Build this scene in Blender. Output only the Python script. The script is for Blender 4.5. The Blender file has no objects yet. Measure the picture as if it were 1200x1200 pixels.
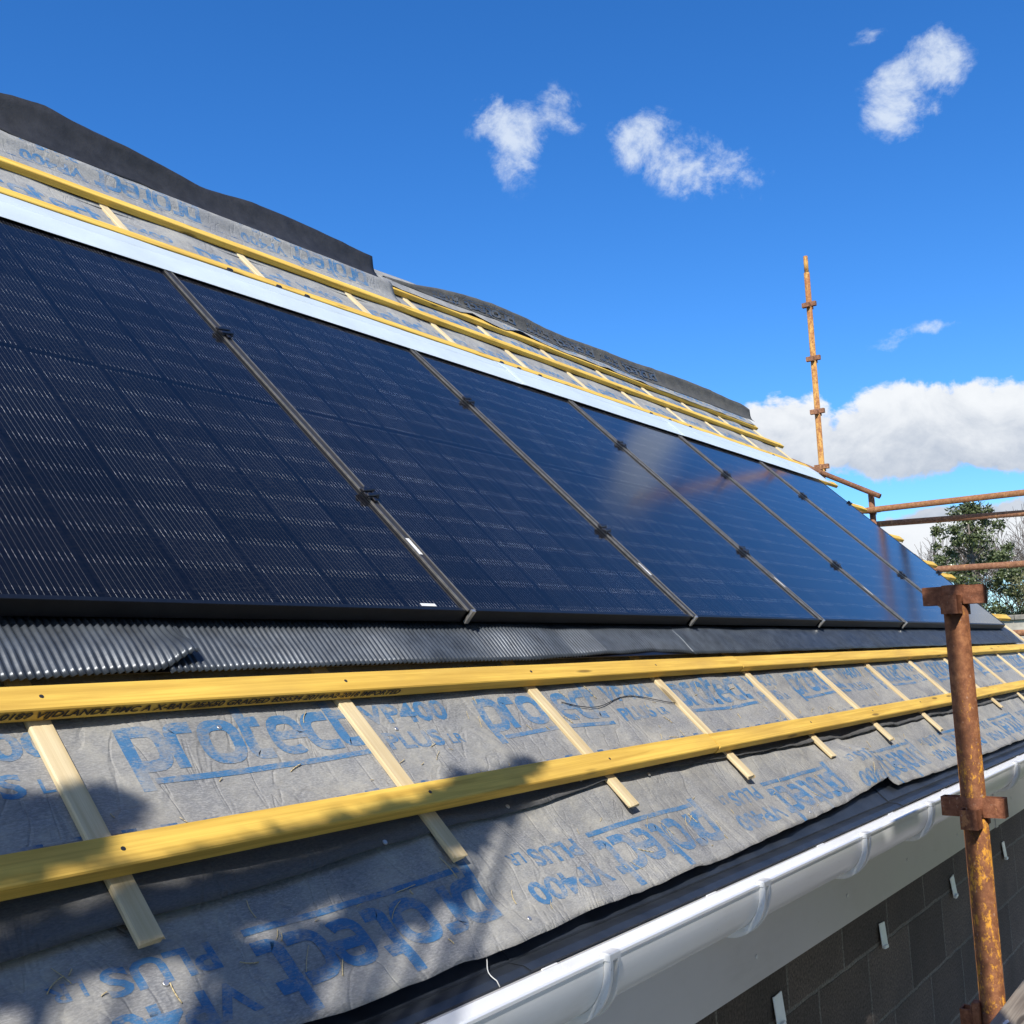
import bpy, bmesh, math, random
from mathutils import Vector, Matrix, noise
R = math.radians
random.seed(7)
TH = R(43.8)                      # roof pitch
C_, S_ = math.cos(TH), math.sin(TH)
sc = bpy.context.scene
COL = sc.collection

def W(u, v, n):                   # roof coordinates (along eave, up slope, out of roof) -> world
    return Vector((u, v * C_ - n * S_, v * S_ + n * C_))
def sm(a, b, x):
    t = max(0.0, min(1.0, (x - a) / (b - a))); return t * t * (3 - 2 * t)
def lerp_tab(tab, x):
    if x <= tab[0][0]: return tab[0][1]
    for (a, p), (b, q) in zip(tab, tab[1:]):
        if x <= b: return p + (q - p) * (x - a) / (b - a)
    return tab[-1][1]
def ns(x, y=0.0, z=0.0): return noise.noise(Vector((x, y, z)))

# ------------------------------------------------------------------ materials
def newmat(name):
    m = bpy.data.materials.new(name); m.use_nodes = True
    nt = m.node_tree; b = nt.nodes['Principled BSDF']
    return m, nt, b
class G:
    def __init__(s, nt): s.nt = nt
    def n(s, t, **kw):
        x = s.nt.nodes.new(t)
        for k, v in kw.items():
            if hasattr(x, k) and k not in ('inputs',): setattr(x, k, v)
        return x
    def l(s, a, b): s.nt.links.new(a, b)
    def coord(s, scale=(1, 1, 1), loc=(0, 0, 0)):
        t = s.n('ShaderNodeTexCoord'); mp = s.n('ShaderNodeMapping')
        mp.inputs['Scale'].default_value = scale; mp.inputs['Location'].default_value = loc
        s.l(t.outputs['Object'], mp.inputs['Vector']); return mp.outputs[0]
    def noise(s, vec, scale=5, detail=4, rough=.55, dist=0):
        x = s.n('ShaderNodeTexNoise'); x.inputs['Scale'].default_value = scale
        x.inputs['Detail'].default_value = detail; x.inputs['Roughness'].default_value = rough
        x.inputs['Distortion'].default_value = dist
        if vec is not None: s.l(vec, x.inputs['Vector'])
        return x.outputs['Fac']
    def ramp(s, fac, stops, interp='LINEAR'):
        x = s.n('ShaderNodeValToRGB'); cr = x.color_ramp; cr.interpolation = interp
        while len(cr.elements) < len(stops): cr.elements.new(.5)
        for e, (p, c) in zip(cr.elements, stops):
            e.position = p; e.color = c if len(c) == 4 else (*c, 1)
        s.l(fac, x.inputs[0]); return x.outputs[0]
    def mix(s, fac, a, b, mode='MIX'):
        x = s.n('ShaderNodeMix', data_type='RGBA', blend_type=mode)
        for sock, v in ((x.inputs[0], fac), (x.inputs[6], a), (x.inputs[7], b)):
            if hasattr(v, 'links') or isinstance(v, bpy.types.NodeSocket): s.l(v, sock)
            elif isinstance(v, (int, float)): sock.default_value = v
            else: sock.default_value = (*v, 1) if len(v) == 3 else v
        return x.outputs[2]
    def math(s, op, a, b=None, c=None, clamp=False):
        x = s.n('ShaderNodeMath', operation=op, use_clamp=clamp)
        for i, v in enumerate((a, b, c)):
            if v is None: continue
            if isinstance(v, (int, float)): x.inputs[i].default_value = v
            else: s.l(v, x.inputs[i])
        return x.outputs[0]
    def bump(s, h, strength=.3, dist=.002, normal=None):
        x = s.n('ShaderNodeBump'); x.inputs['Strength'].default_value = strength
        x.inputs['Distance'].default_value = dist; s.l(h, x.inputs['Height'])
        if normal is not None: s.l(normal, x.inputs['Normal'])
        return x.outputs[0]
    def objrand(s):
        return s.n('ShaderNodeObjectInfo').outputs['Random']

def mat_simple(name, col, rough=.5, metal=0, var=.12, nscale=30, bump=.1, bdist=.001, spec=.5):
    m, nt, b = newmat(name); g = G(nt)
    v = g.coord()
    f = g.noise(v, nscale, 5, .6)
    lo = [c * (1 - var) for c in col]; hi = [min(1, c * (1 + var)) for c in col]
    g.l(g.ramp(f, [(.3, lo), (.7, hi)]), b.inputs['Base Color'])
    b.inputs['Roughness'].default_value = rough; b.inputs['Metallic'].default_value = metal
    b.inputs['Specular IOR Level'].default_value = spec
    if bump: g.l(g.bump(f, bump, bdist), b.inputs['Normal'])
    return m

def mat_wood(name, c_lo, c_hi, c_dark, knots=True):
    m, nt, b = newmat(name); g = G(nt)
    t = g.n('ShaderNodeTexCoord'); oi = g.objrand()
    off = g.n('ShaderNodeCombineXYZ'); g.l(g.math('MULTIPLY', oi, 37.), off.inputs[0]); g.l(g.math('MULTIPLY', oi, 11.), off.inputs[2])
    add = g.n('ShaderNodeVectorMath', operation='ADD'); g.l(t.outputs['Object'], add.inputs[0]); g.l(off.outputs[0], add.inputs[1])
    mp = g.n('ShaderNodeMapping'); mp.inputs['Scale'].default_value = (1.6, 45, 45); g.l(add.outputs[0], mp.inputs[0])
    grain = g.noise(mp.outputs[0], 1.4, 5, .62, .6)
    mp2 = g.n('ShaderNodeMapping'); mp2.inputs['Scale'].default_value = (3, 9, 9); g.l(add.outputs[0], mp2.inputs[0])
    blot = g.noise(mp2.outputs[0], 1.3, 3)
    mps = g.n('ShaderNodeMapping'); mps.inputs['Scale'].default_value = (.9, 170, 170); g.l(add.outputs[0], mps.inputs[0])
    streak = g.noise(mps.outputs[0], 1.1, 3, .6, .3)
    c = g.ramp(grain, [(.3, c_lo), (.62, c_hi)])
    c = g.mix(g.ramp(streak, [(.52, (0, 0, 0)), (.66, (.55, .55, .55))]), c, c_lo)
    c = g.mix(g.ramp(blot, [(.45, (0, 0, 0)), (.75, (.55, .55, .55))]), c, c_dark)
    if knots:
        mp3 = g.n('ShaderNodeMapping'); mp3.inputs['Scale'].default_value = (2.2, 14, 14); g.l(add.outputs[0], mp3.inputs[0])
        vo = g.n('ShaderNodeTexVoronoi'); vo.inputs['Scale'].default_value = 1.5; g.l(mp3.outputs[0], vo.inputs['Vector'])
        c = g.mix(g.ramp(vo.outputs['Distance'], [(.085, (.8, .8, .8)), (.15, (0, 0, 0))]), c, [x * .35 for x in c_dark])
    g.l(c, b.inputs['Base Color']); b.inputs['Roughness'].default_value = .72
    b.inputs['Specular IOR Level'].default_value = .3
    fine = g.noise(add.outputs[0], 420, 2)
    nb = g.bump(grain, .35, .0015); g.l(g.bump(fine, .25, .0006, nb), b.inputs['Normal'])
    return m

# membrane fleece -------------------------------------------------
def fleece_color(g):
    v = g.coord()
    vs = g.coord((.55, 1.6, 1))
    fib = g.noise(vs, 260, 4, .75)                     # short light fibres
    blot = g.noise(v, 7, 6, .65, .4)
    blot2 = g.noise(v, 34, 5, .7)
    c = g.ramp(fib, [(.32, (.165, .168, .176)), (.5, (.250, .250, .252)), (.70, (.40, .395, .38))])
    dust = g.math('MULTIPLY', g.ramp(blot, [(.36, (0, 0, 0)), (.66, (1, 1, 1))]), g.ramp(blot2, [(.3, (.25, .25, .25)), (.65, (1, 1, 1))]))
    c = g.mix(g.math('MULTIPLY', dust, .72), c, (.48, .45, .375))
    dk = g.noise(g.coord((1, 1.4, 1), (4, 2, 0)), 5, 5, .6, .5)
    c = g.mix(g.ramp(dk, [(.48, (0, 0, 0)), (.72, (.45, .45, .45))]), c, (.115, .115, .122))
    return c, fib, blot, blot2, v
def mat_fleece(name, darkstrip=None, tint=(1, 1, 1), mul=1.0):
    m, nt, b = newmat(name); g = G(nt)
    c, fib, blot, blot2, v = fleece_color(g)
    if darkstrip:                                     # unprinted selvedge, bare grey film
        sp = g.n('ShaderNodeSeparateXYZ'); g.l(v, sp.inputs[0])
        wob = g.math('MULTIPLY_ADD', blot2, .02, -.01)
        f = g.math('LESS_THAN', g.math('ADD', sp.outputs[1], wob), darkstrip)
        c2 = g.ramp(fib, [(.3, (.065, .066, .072)), (.75, (.115, .113, .112))])
        c = g.mix(g.math('MULTIPLY', f, .85), c, c2)
    # little printed tick marks along the sheet
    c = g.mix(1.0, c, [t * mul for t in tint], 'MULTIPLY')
    g.l(c, b.inputs['Base Color']); b.inputs['Roughness'].default_value = .88
    b.inputs['Specular IOR Level'].default_value = .25
    wr = g.noise(g.coord((1, 2.2, 1)), 11, 4, .55, .8)
    nb = g.bump(wr, .55, .008)
    cr = g.noise(g.coord((1.6, .7, 1), (9, 1, 0)), 6, 3, .5, 1.2)
    crease = g.ramp(g.math('ABSOLUTE', g.math('SUBTRACT', cr, .5)), [(.0, (0, 0, 0)), (.035, (1, 1, 1))])
    nb = g.bump(crease, .35, .004, nb)
    g.l(g.bump(fib, .45, .0012, nb), b.inputs['Normal'])
    return m
def mat_ink(name, blue=(.034, .138, .285), dark=1.0):
    m, nt, b = newmat(name); g = G(nt)
    c, fib, blot, blot2, v = fleece_color(g)
    wear = g.noise(g.coord((1, 1.3, 1), (3, 5, 0)), 16, 7, .78)
    wear2 = g.noise(g.coord((.6, 2, 1)), 190, 3, .7)
    w = g.math('ADD', g.math('MULTIPLY', wear, .75), g.math('MULTIPLY', wear2, .32))
    f = g.ramp(w, [(.49, (.95, .95, .95)), (.60, (.22, .22, .22))])
    ink = g.mix(g.ramp(fib, [(.3, (0, 0, 0)), (.75, (1, 1, 1))]), blue, [min(1, x * 1.3 + .02) for x in blue])
    c = g.mix(f, c, ink); c = g.mix(1.0, c, (dark, dark, dark), 'MULTIPLY')
    g.l(c, b.inputs['Base Color']); b.inputs['Roughness'].default_value = .85
    b.inputs['Specular IOR Level'].default_value = .25
    g.l(g.bump(fib, .4, .0012), b.inputs['Normal'])
    return m

def mat_rust(name, rust_a, rust_b, paint, amount, pscale=30):
    m, nt, b = newmat(name); g = G(nt)
    v = g.coord()
    f1 = g.noise(v, 55, 7, .72); f2 = g.noise(v, 9, 5, .65, .5)
    c = g.ramp(f1, [(.3, [x * .45 for x in rust_a]), (.48, rust_a), (.66, rust_b)])
    c = g.mix(g.ramp(f2, [(.35, (0, 0, 0)), (.7, (.6, .6, .6))]), c, [x * .6 for x in rust_a])
    pv = g.coord((1.25, 1.25, .55), (7, 3, 1))
    p = g.noise(pv, pscale, 8, .7, .35); p2 = g.noise(pv, 5.5, 3)
    p3 = g.noise(g.coord((1, 1, .7), (2, 9, 4)), 170, 4, .7)
    pm = g.math('ADD', g.math('MULTIPLY', p3, .30), g.math('ADD', g.math('MULTIPLY', p, .42), g.math('MULTIPLY', p2, .28)))
    pf = g.ramp(pm, [(1 - amount - .025, (0, 0, 0)), (1 - amount + .02, (1, 1, 1))])
    c = g.mix(pf, c, g.mix(f1, [x * .7 for x in paint], paint))
    spk = g.ramp(g.noise(v, 130, 2, .5), [(.66, (0, 0, 0)), (.74, (.55, .55, .55))])
    c = g.mix(spk, c, (.42, .27, .19))
    g.l(c, b.inputs['Base Color']); b.inputs['Roughness'].default_value = .75
    b.inputs['Specular IOR Level'].default_value = .35
    nb = g.bump(f1, .9, .003); g.l(g.bump(pf, .5, .0006, nb), b.inputs['Normal'])
    return m

def mat_panel_glass():
    m, nt, b = newmat('solar_glass'); g = G(nt)
    t = g.n('ShaderNodeTexCoord'); sp = g.n('ShaderNodeSeparateXYZ'); g.l(t.outputs['Object'], sp.inputs[0])
    u, v = sp.outputs[0], sp.outputs[1]
    CW, CH = .1835, .0925
    cu = g.math('DIVIDE', g.math('SUBTRACT', u, .0165), CW)          # panel is 1.134 wide
    # mid gap: upper half shifted
    up = g.math('GREATER_THAN', v, .861)
    vv = g.math('SUBTRACT', g.math('SUBTRACT', v, .022), g.math('MULTIPLY', up, .017))
    cv = g.math('DIVIDE', vv, CH)
    fu = g.math('FRACT', cu); fv = g.math('FRACT', cv)
    gu = g.math('LESS_THAN', g.math('MINIMUM', fu, g.math('SUBTRACT', 1, fu)), .009)
    gv = g.math('LESS_THAN', g.math('MINIMUM', fv, g.math('SUBTRACT', 1, fv)), .010)
    mid = g.math('LESS_THAN', g.math('ABSOLUTE', g.math('SUBTRACT', v, .861)), .0095)
    gap = g.math('MAXIMUM', g.math('MAXIMUM', gu, gv), mid)
    # wires, ten per cell
    wu = g.math('FRACT', g.math('MULTIPLY', g.math('SUBTRACT', fu, .035), 15. / .93))
    wd = g.math('MULTIPLY', g.math('ABSOLUTE', g.math('SUBTRACT', wu, .5)), CW * .93 / 15)
    wire = g.math('LESS_THAN', wd, .00027)
    inset = g.math('GREATER_THAN', g.math('MINIMUM', fu, g.math('SUBTRACT', 1, fu)), .036)
    wire = g.math('MULTIPLY', wire, g.math('MULTIPLY', inset, g.math('SUBTRACT', 1, mid)))
    # brighter solder stubs next to the row gaps
    stub = g.math('LESS_THAN', g.math('ABSOLUTE', g.math('SUBTRACT', g.math('MINIMUM', fv, g.math('SUBTRACT', 1, fv)), .07)), .055)
    cellid = g.n('ShaderNodeCombineXYZ'); g.l(g.math('FLOOR', cu), cellid.inputs[0]); g.l(g.math('FLOOR', cv), cellid.inputs[1]); g.l(g.math('MULTIPLY', g.objrand(), 30), cellid.inputs[2])
    wn = g.n('ShaderNodeTexWhiteNoise'); g.l(cellid.outputs[0], wn.inputs['Vector'])
    wireid = g.n('ShaderNodeCombineXYZ'); g.l(g.math('FLOOR', g.math('MULTIPLY', cu, 16)), wireid.inputs[0]); g.l(g.math('FLOOR', cv), wireid.inputs[1])
    wn2 = g.n('ShaderNodeTexWhiteNoise'); g.l(wireid.outputs[0], wn2.inputs['Vector'])
    cell = g.mix(wn.outputs['Value'], (.0034, .0038, .0062), (.0056, .0064, .0105))
    c = g.mix(gap, cell, (.0026, .0030, .0048))
    br = g.math('MULTIPLY', g.math('MULTIPLY', g.math('ADD', g.math('MULTIPLY', stub, .33), .115), g.math('MULTIPLY_ADD', wn.outputs['Value'], .7, .62)), g.math('ADD', .45, wn2.outputs['Value']))
    wc = g.n('ShaderNodeCombineColor'); 
    for i in range(3): g.l(g.math('MULTIPLY', br, (1, .97, .93)[i]), wc.inputs[i])
    c = g.mix(wire, c, wc.outputs[0])
    # dust on the glass
    dv = g.coord((1, 1, 1)); d1 = g.noise(dv, 3.2, 5, .65, .6); d2 = g.noise(g.coord((.7, 2.5, 1)), 60, 5, .75)
    dust = g.math('MULTIPLY', g.ramp(d1, [(.38, (.15, .15, .15)), (.7, (1, 1, 1))]), g.ramp(d2, [(.48, (0, 0, 0)), (.8, (1, 1, 1))]))
    c = g.mix(g.math('MULTIPLY', dust, .10), c, (.30, .30, .31))
    spk = g.ramp(g.noise(dv, 150, 2, .5), [(.795, (0, 0, 0)), (.82, (1, 1, 1))])
    c = g.mix(g.math('MULTIPLY', spk, .25), c, (.5, .5, .5))
    g.l(c, b.inputs['Base Color']); 
    b.inputs['IOR'].default_value = 1.34
    g.l(g.math('MULTIPLY_ADD', dust, .12, .105), b.inputs['Roughness'])
    wv = g.noise(g.coord((1, 2.4, 1)), 14, 3, .5, .5)
    g.l(g.bump(wv, .12, .0006), b.inputs['Normal'])
    return m

def mat_blocks():
    m, nt, b = newmat('dense_concrete_block'); g = G(nt)
    t = g.n('ShaderNodeTexCoord'); sp = g.n('ShaderNodeSeparateXYZ'); g.l(t.outputs['Object'], sp.inputs[0])
    cb = g.n('ShaderNodeCombineXYZ'); g.l(g.math('ADD', sp.outputs[0], .13), cb.inputs[0]); g.l(g.math('ADD', sp.outputs[2], 3.2 - .2), cb.inputs[1])
    wob = g.noise(cb.outputs[0], 9, 4); wv = g.n('ShaderNodeVectorMath', operation='ADD')
    cc = g.n('ShaderNodeCombineXYZ'); g.l(g.math('MULTIPLY_ADD', wob, .016, -.008), cc.inputs[0]); g.l(g.math('MULTIPLY_ADD', wob, .016, -.008), cc.inputs[1])
    g.l(cb.outputs[0], wv.inputs[0]); g.l(cc.outputs[0], wv.inputs[1])
    br = g.n('ShaderNodeTexBrick'); br.offset = .5
    br.inputs['Scale'].default_value = 1; br.inputs['Brick Width'].default_value = .45; br.inputs['Row Height'].default_value = .236
    br.inputs['Mortar Size'].default_value = .007; br.inputs['Mortar Smooth'].default_value = .3
    br.inputs['Color1'].default_value = (.052, .040, .034, 1); br.inputs['Color2'].default_value = (.098, .076, .064, 1); br.inputs['Mortar'].default_value = (.135, .122, .108, 1)
    g.l(wv.outputs[0], br.inputs['Vector'])
    f = g.noise(g.coord(), 120, 4, .7); f2 = g.noise(g.coord(), 4, 5)
    c = g.mix(1.0, br.outputs['Color'], g.ramp(f, [(.32, (.25, .25, .25)), (.68, (1.8, 1.8, 1.8))]), 'MULTIPLY')
    c = g.mix(1.0, c, g.ramp(f2, [(.3, (.7, .7, .7)), (.7, (1.2, 1.15, 1.1))]), 'MULTIPLY')
    g.l(c, b.inputs['Base Color']); b.inputs['Roughness'].default_value = .95
    h = g.math('SUBTRACT', g.math('MULTIPLY', f, .4), br.outputs['Fac'])
    g.l(g.bump(h, .8, .006), b.inputs['Normal'])
    return m

def mat_pvc(name, col=(.78, .79, .80), rough=.22):
    m, nt, b = newmat(name); g = G(nt); v = g.coord()
    d = g.noise(v, 3.5, 6, .65); d2 = g.noise(g.coord((.4, 3, 3)), 20, 4, .7)
    c = g.mix(g.math('MULTIPLY', g.ramp(d, [(.42, (0, 0, 0)), (.75, (1, 1, 1))]), g.ramp(d2, [(.4, (.1, .1, .1)), (.7, (.5, .5, .5))])), col, [x * .72 for x in (col[0], col[1] * .98, col[2] * .93)])
    spk = g.ramp(g.noise(v, 95, 2, .5), [(.76, (0, 0, 0)), (.79, (.5, .5, .5))])
    c = g.mix(spk, c, (.30, .28, .25))
    g.l(c, b.inputs['Base Color']); g.l(g.math('MULTIPLY_ADD', d, .2, rough - .08), b.inputs['Roughness'])
    g.l(g.bump(g.noise(v, 6, 3), .1, .002), b.inputs['Normal'])
    return m

M = {}
M['yellow'] = mat_wood('yellow_treated_timber', (.56, .33, .052), (.86, .56, .105), (.50, .30, .07))
M['pale'] = mat_wood('pale_sawn_timber', (.58, .44, .23), (.76, .62, .38), (.42, .30, .15))
M['plank'] = mat_wood('weathered_plank', (.17, .14, .11), (.36, .31, .25), (.10, .08, .065))
M['fleece'] = mat_fleece('roofing_fleece')
M['fleece_main'] = mat_fleece('roofing_fleece_selvedge', darkstrip=-.425)
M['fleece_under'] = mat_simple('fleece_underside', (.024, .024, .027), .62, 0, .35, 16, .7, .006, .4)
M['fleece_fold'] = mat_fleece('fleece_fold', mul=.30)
M['ink'] = mat_ink('printed_blue_ink')
M['ink_dim'] = mat_ink('printed_ink_on_dark', (.03, .09, .2), .5)
def mat_dash():
    m, nt, b = newmat('printed_dash_line'); g = G(nt)
    c, fib, blot, blot2, v = fleece_color(g); sp = g.n('ShaderNodeSeparateXYZ'); g.l(v, sp.inputs[0])
    f = g.math('LESS_THAN', g.math('FRACT', g.math('MULTIPLY_ADD', sp.outputs[0], 14.5, g.math('MULTIPLY', blot, .8))), .42)
    g.l(g.mix(g.math('MULTIPLY', f, g.ramp(blot2, [(.42, (.2, .2, .2)), (.55, (.9, .9, .9))])), c, (.03, .11, .24)), b.inputs['Base Color'])
    b.inputs['Roughness'].default_value = .88; b.inputs['Specular IOR Level'].default_value = .25; return m
M['dash'] = mat_dash()
M['black_ink'] = mat_simple('black_stamp_ink', (.035, .026, .016), .8, 0, .4, 60, 0)
M['glass'] = mat_panel_glass()
M['frame'] = mat_simple('black_anodised_frame', (.006, .0075, .012), .42, 0, .3, 50, .03, .0005, .4)
M['strip'] = mat_simple('bronze_grey_cover_strip', (.036, .033, .030), .48, .1, .2, 25, .05)
M['bare'] = mat_simple('bare_aluminium', (.62, .60, .56), .38, .8, .12, 50, .08)
M['edge'] = mat_simple('worn_metal_edge', (.30, .28, .25), .4, .7, .25, 60, .08)
M['blackplastic'] = mat_simple('black_plastic', (.006, .006, .010), .4, 0, .3, 60, .1)
M['sticker'] = mat_simple('white_sticker', (.80, .80, .78), .5, 0, .05, 40, 0)
M['topflash'] = mat_simple('pale_coated_flashing', (.70, .77, .775), .34, .15, .07, 5, .12, .004)
M['corr'] = mat_simple('dark_pleated_flashing', (.052, .062, .076), .34, .25, .35, 22, .35, .0012, .5)
M['tray'] = mat_simple('dark_eaves_plastic', (.024, .029, .038), .44, 0, .40, 14, .25, .003, .38)
M['blocks'] = mat_blocks()
M['pvc'] = mat_pvc('white_gutter_plastic', (.86, .87, .88))
M['pvcf'] = mat_pvc('white_fascia_plastic', (.60, .59, .60), .3)
M['rust'] = mat_rust('flaking_rusty_tube', (.215, .080, .032), (.36, .155, .062), (.66, .30, .035), .440, 58)
M['rust_pole'] = mat_rust('rusty_orange_tube', (.34, .135, .045), (.50, .24, .08), (.64, .35, .09), .50)
M['rust_rail'] = mat_rust('rusty_orange_rail', (.33, .145, .06), (.46, .24, .12), (.60, .32, .11), .42)
M['rust_tube'] = mat_rust('rusty_brown_tube', (.27, .12, .062), (.42, .22, .13), (.55, .28, .12), .44)
M['rust_bracket'] = mat_rust('rusty_bracket', (.21, .075, .035), (.36, .15, .075), (.45, .2, .08), .40)
M['wire'] = mat_simple('pale_string', (.6, .6, .57), .6)
M['cord'] = mat_simple('dark_cord', (.02, .02, .022), .5)
M['straw'] = mat_simple('straw', (.55, .44, .24), .7)
M['render'] = mat_simple('rough_cast_render', (.36, .33, .27), .95, 0, .3, 5, .4, .01)
M['coping'] = mat_simple('coping_stone', (.22, .20, .165), .9, 0, .3, 12, .4, .01)
M['bark'] = mat_simple('grey_bark', (.16, .135, .11), .9, 0, .3, 12, .5, .01)
M['twig'] = mat_simple('bare_twig_bark', (.125, .10, .082), .9, 0, .3, 12, .3, .01)
M['concrete'] = mat_simple('concrete_yard', (.22, .21, .19), .95, 0, .2, 3, .3, .01)
M['bracketwhite'] = mat_pvc('white_bracket_plastic', (.84, .84, .83), .2)
def mat_leaf(name, a, b_, rough=.32):
    m, nt, b = newmat(name); g = G(nt)
    f = g.noise(g.coord(), 2.6, 5, .7); f2 = g.noise(g.coord(), 23, 2)
    c = g.mix(f2, g.ramp(f, [(.3, a), (.7, b_)]), [x * 1.25 for x in b_])
    g.l(c, b.inputs['Base Color']); b.inputs['Roughness'].default_value = rough
    return m
M['holly'] = mat_leaf('glossy_evergreen_leaf', (.035, .050, .018), (.10, .12, .045))
M['ivy'] = mat_leaf('olive_hedge_leaf', (.060, .072, .026), (.13, .125, .05), .5)
M['shade_leaf'] = mat_leaf('leaf_behind', (.04, .07, .02), (.08, .12, .03))
mg, nt, b = newmat('grass_field'); g = G(nt)
g.l(g.ramp(g.noise(g.coord(), .25, 6, .7), [(.3, (.045, .07, .02)), (.7, (.10, .12, .045))]), b.inputs['Base Color']); b.inputs['Roughness'].default_value = .95
M['grass'] = mg

# ------------------------------------------------------------------ object helpers
def link(name, me, mat, parent=None, smooth=False):
    o = bpy.data.objects.new(name, me); COL.objects.link(o)
    if mat is not None: me.materials.append(mat)
    if parent is not None: o.parent = parent
    if smooth:
        for p in me.polygons: p.use_smooth = True
    return o
def from_bm(name, bm, mat, parent=None, smooth=False):
    me = bpy.data.meshes.new(name); bm.to_mesh(me); bm.free()
    return link(name, me, mat, parent, smooth)
def from_py(name, vs, fs, mat, parent=None, smooth=False):
    me = bpy.data.meshes.new(name); me.from_pydata([tuple(v) for v in vs], [], fs); me.validate(); me.update()
    return link(name, me, mat, parent, smooth)
def tag(o, label=None, cat=None, group=None, kind=None):
    if label: o['label'] = label
    if cat: o['category'] = cat
    if group: o['group'] = group
    if kind: o['kind'] = kind
    return o
def empty(name, loc=(0, 0, 0), roof=False, label=None, cat=None, group=None):
    o = bpy.data.objects.new(name, None); COL.objects.link(o); o.empty_display_size = .1
    o.location = W(*loc) if roof else loc
    if roof: o.rotation_euler = (TH, 0, 0)
    return tag(o, label, cat, group)
def roofed(o, loc=(0, 0, 0)):
    o.location = W(*loc); o.rotation_euler = (TH, 0, 0); return o
def box(bm, x0, x1, y0, y1, z0, z1, bevel=0):
    r = bmesh.ops.create_cube(bm, size=1)
    for v in r['verts']:
        v.co = Vector(((x0 + x1) / 2 + v.co.x * (x1 - x0), (y0 + y1) / 2 + v.co.y * (y1 - y0), (z0 + z1) / 2 + v.co.z * (z1 - z0)))
    if bevel:
        es = list({e for v in r['verts'] for e in v.link_edges})
        bmesh.ops.bevel(bm, geom=es, offset=bevel, segments=1, affect='EDGES')
    return r['verts']
def tube(bm, a, b, r0, r1=None, seg=20, cap=True, hollow=False):
    a, b = Vector(a), Vector(b); r1 = r0 if r1 is None else r1
    d = (b - a).normalized(); t = d.orthogonal().normalized(); s = d.cross(t)
    ra = []; rb = []
    for i in range(seg):
        an = 2 * math.pi * i / seg; o = t * math.cos(an) + s * math.sin(an)
        ra.append(bm.verts.new(a + o * r0)); rb.append(bm.verts.new(b + o * r1))
    for i in range(seg):
        j = (i + 1) % seg; f = bm.faces.new((ra[i], ra[j], rb[j], rb[i])); f.smooth = True
    if cap:
        if hollow:
            for ring, c0, rr, dd in ((ra, a, r0, d), (rb, b, r1, -d)):
                inn = [bm.verts.new(c0 + (v.co - c0) * .86) for v in ring]; dp = [bm.verts.new(v.co + dd * .1) for v in inn]
                for i in range(seg):
                    j = (i + 1) % seg
                    bm.faces.new((ring[i], ring[j], inn[j], inn[i])); bm.faces.new((inn[i], inn[j], dp[j], dp[i]))
                bm.faces.new(dp)
        else: bm.faces.new(ra[::-1]); bm.faces.new(rb)
def curve_tube(name, pts, r, mat, parent=None, seg=6):
    bm = bmesh.new(); pts = [Vector(p) for p in pts]; rings = []
    for i, p in enumerate(pts):
        d = (pts[min(i + 1, len(pts) - 1)] - pts[max(i - 1, 0)]).normalized()
        t = d.cross(Vector((.13, .31, .94))).normalized(); s = d.cross(t)
        rings.append([bm.verts.new(p + (t * math.cos(2 * math.pi * k / seg) + s * math.sin(2 * math.pi * k / seg)) * r) for k in range(seg)])
    for A, B in zip(rings, rings[1:]):
        for k in range(seg):
            bm.faces.new((A[k], A[(k + 1) % seg], B[(k + 1) % seg], B[k]))
    bm.faces.new(rings[0][::-1]); bm.faces.new(rings[-1])
    return from_bm(name, bm, mat, parent, True)

# ------------------------------------------------------------------ membrane surfaces
CB0, CBS = .12, .611
CBU = [CB0 + CBS * k for k in range(-3, 10)] + [6.315]
NM = -.0865
def sag(u):
    f = ((u - CB0) / CBS) % 1.0
    return math.sin(math.pi * f) ** 1.2 if u < 6.0 else 0
def h_main(u, v):
    s = sag(u)
    if v > 1.5:
        return NM + .016 * sm(2.68, 2.78, v) + .0062 * s + .003 * s * ns(u * 3.1, v * 5.5, 1.7) + .0022 * s * ns(u * 8, v * 13, 4.2)
    k = 1 - .75 * sm(-.50, -.62, v)
    h = NM - .0085 * sm(-.46, -.60, v) - .009 * s * k + .0055 * s * ns(u * 3.1, v * 5.5, 1.7) + .0035 * s * ns(u * 8, v * 13, 4.2)
    return h + .011 * s * sm(-.27, -.19, v)
EDGE_LOW = [(-2.4, -.72), (-1.33, -.700), (-1.1, -.722), (-.885, -.735), (-.50, -.738), (.2, -.730), (.6, -.726), (1.15, -.712), (1.42, -.698), (1.60, -.690), (1.64, -.718), (2.2, -.728), (6.3, -.73)]
def edge_low(u): return lerp_tab(EDGE_LOW, u) + .0045 * ns(u * 5.5, 3.3) + .003 * ns(u * 15, 8.1)
LAP = [(-2.4, -.54), (-1.275, -.537), (-1.07, -.532), (-.717, -.508), (-.25, -.496), (.246, -.472), (1.0, -.488), (1.4, -.50), (6.3, -.50)]
def edge_lap(u): return lerp_tab(LAP, u) + .0045 * ns(u * 5.2, 9.3) + .002 * ns(u * 17, 2.1)
def h_low(u, v):
    e = edge_low(u); k = 1 - sm(0, .09, v - e)
    h = h_main(u, v) * 1.0 - .003
    h += k * (.006 + .008 * ns(u * 6.5, 5.0) + .005 * ns(u * 15, 6.0))
    r = math.hypot((u - 1.50) / .16, (v + .60) / .07)
    h += .045 * math.exp(-r * r) + .012 * math.exp(-((u - 1.56) / .03) ** 2) * sm(-.45, -.6, v)
    h += .006 * (ns(u * 4.3, v * 9, 7.7) + .6 * ns(u * 11, v * 16, 2.7))
    return h
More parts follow.
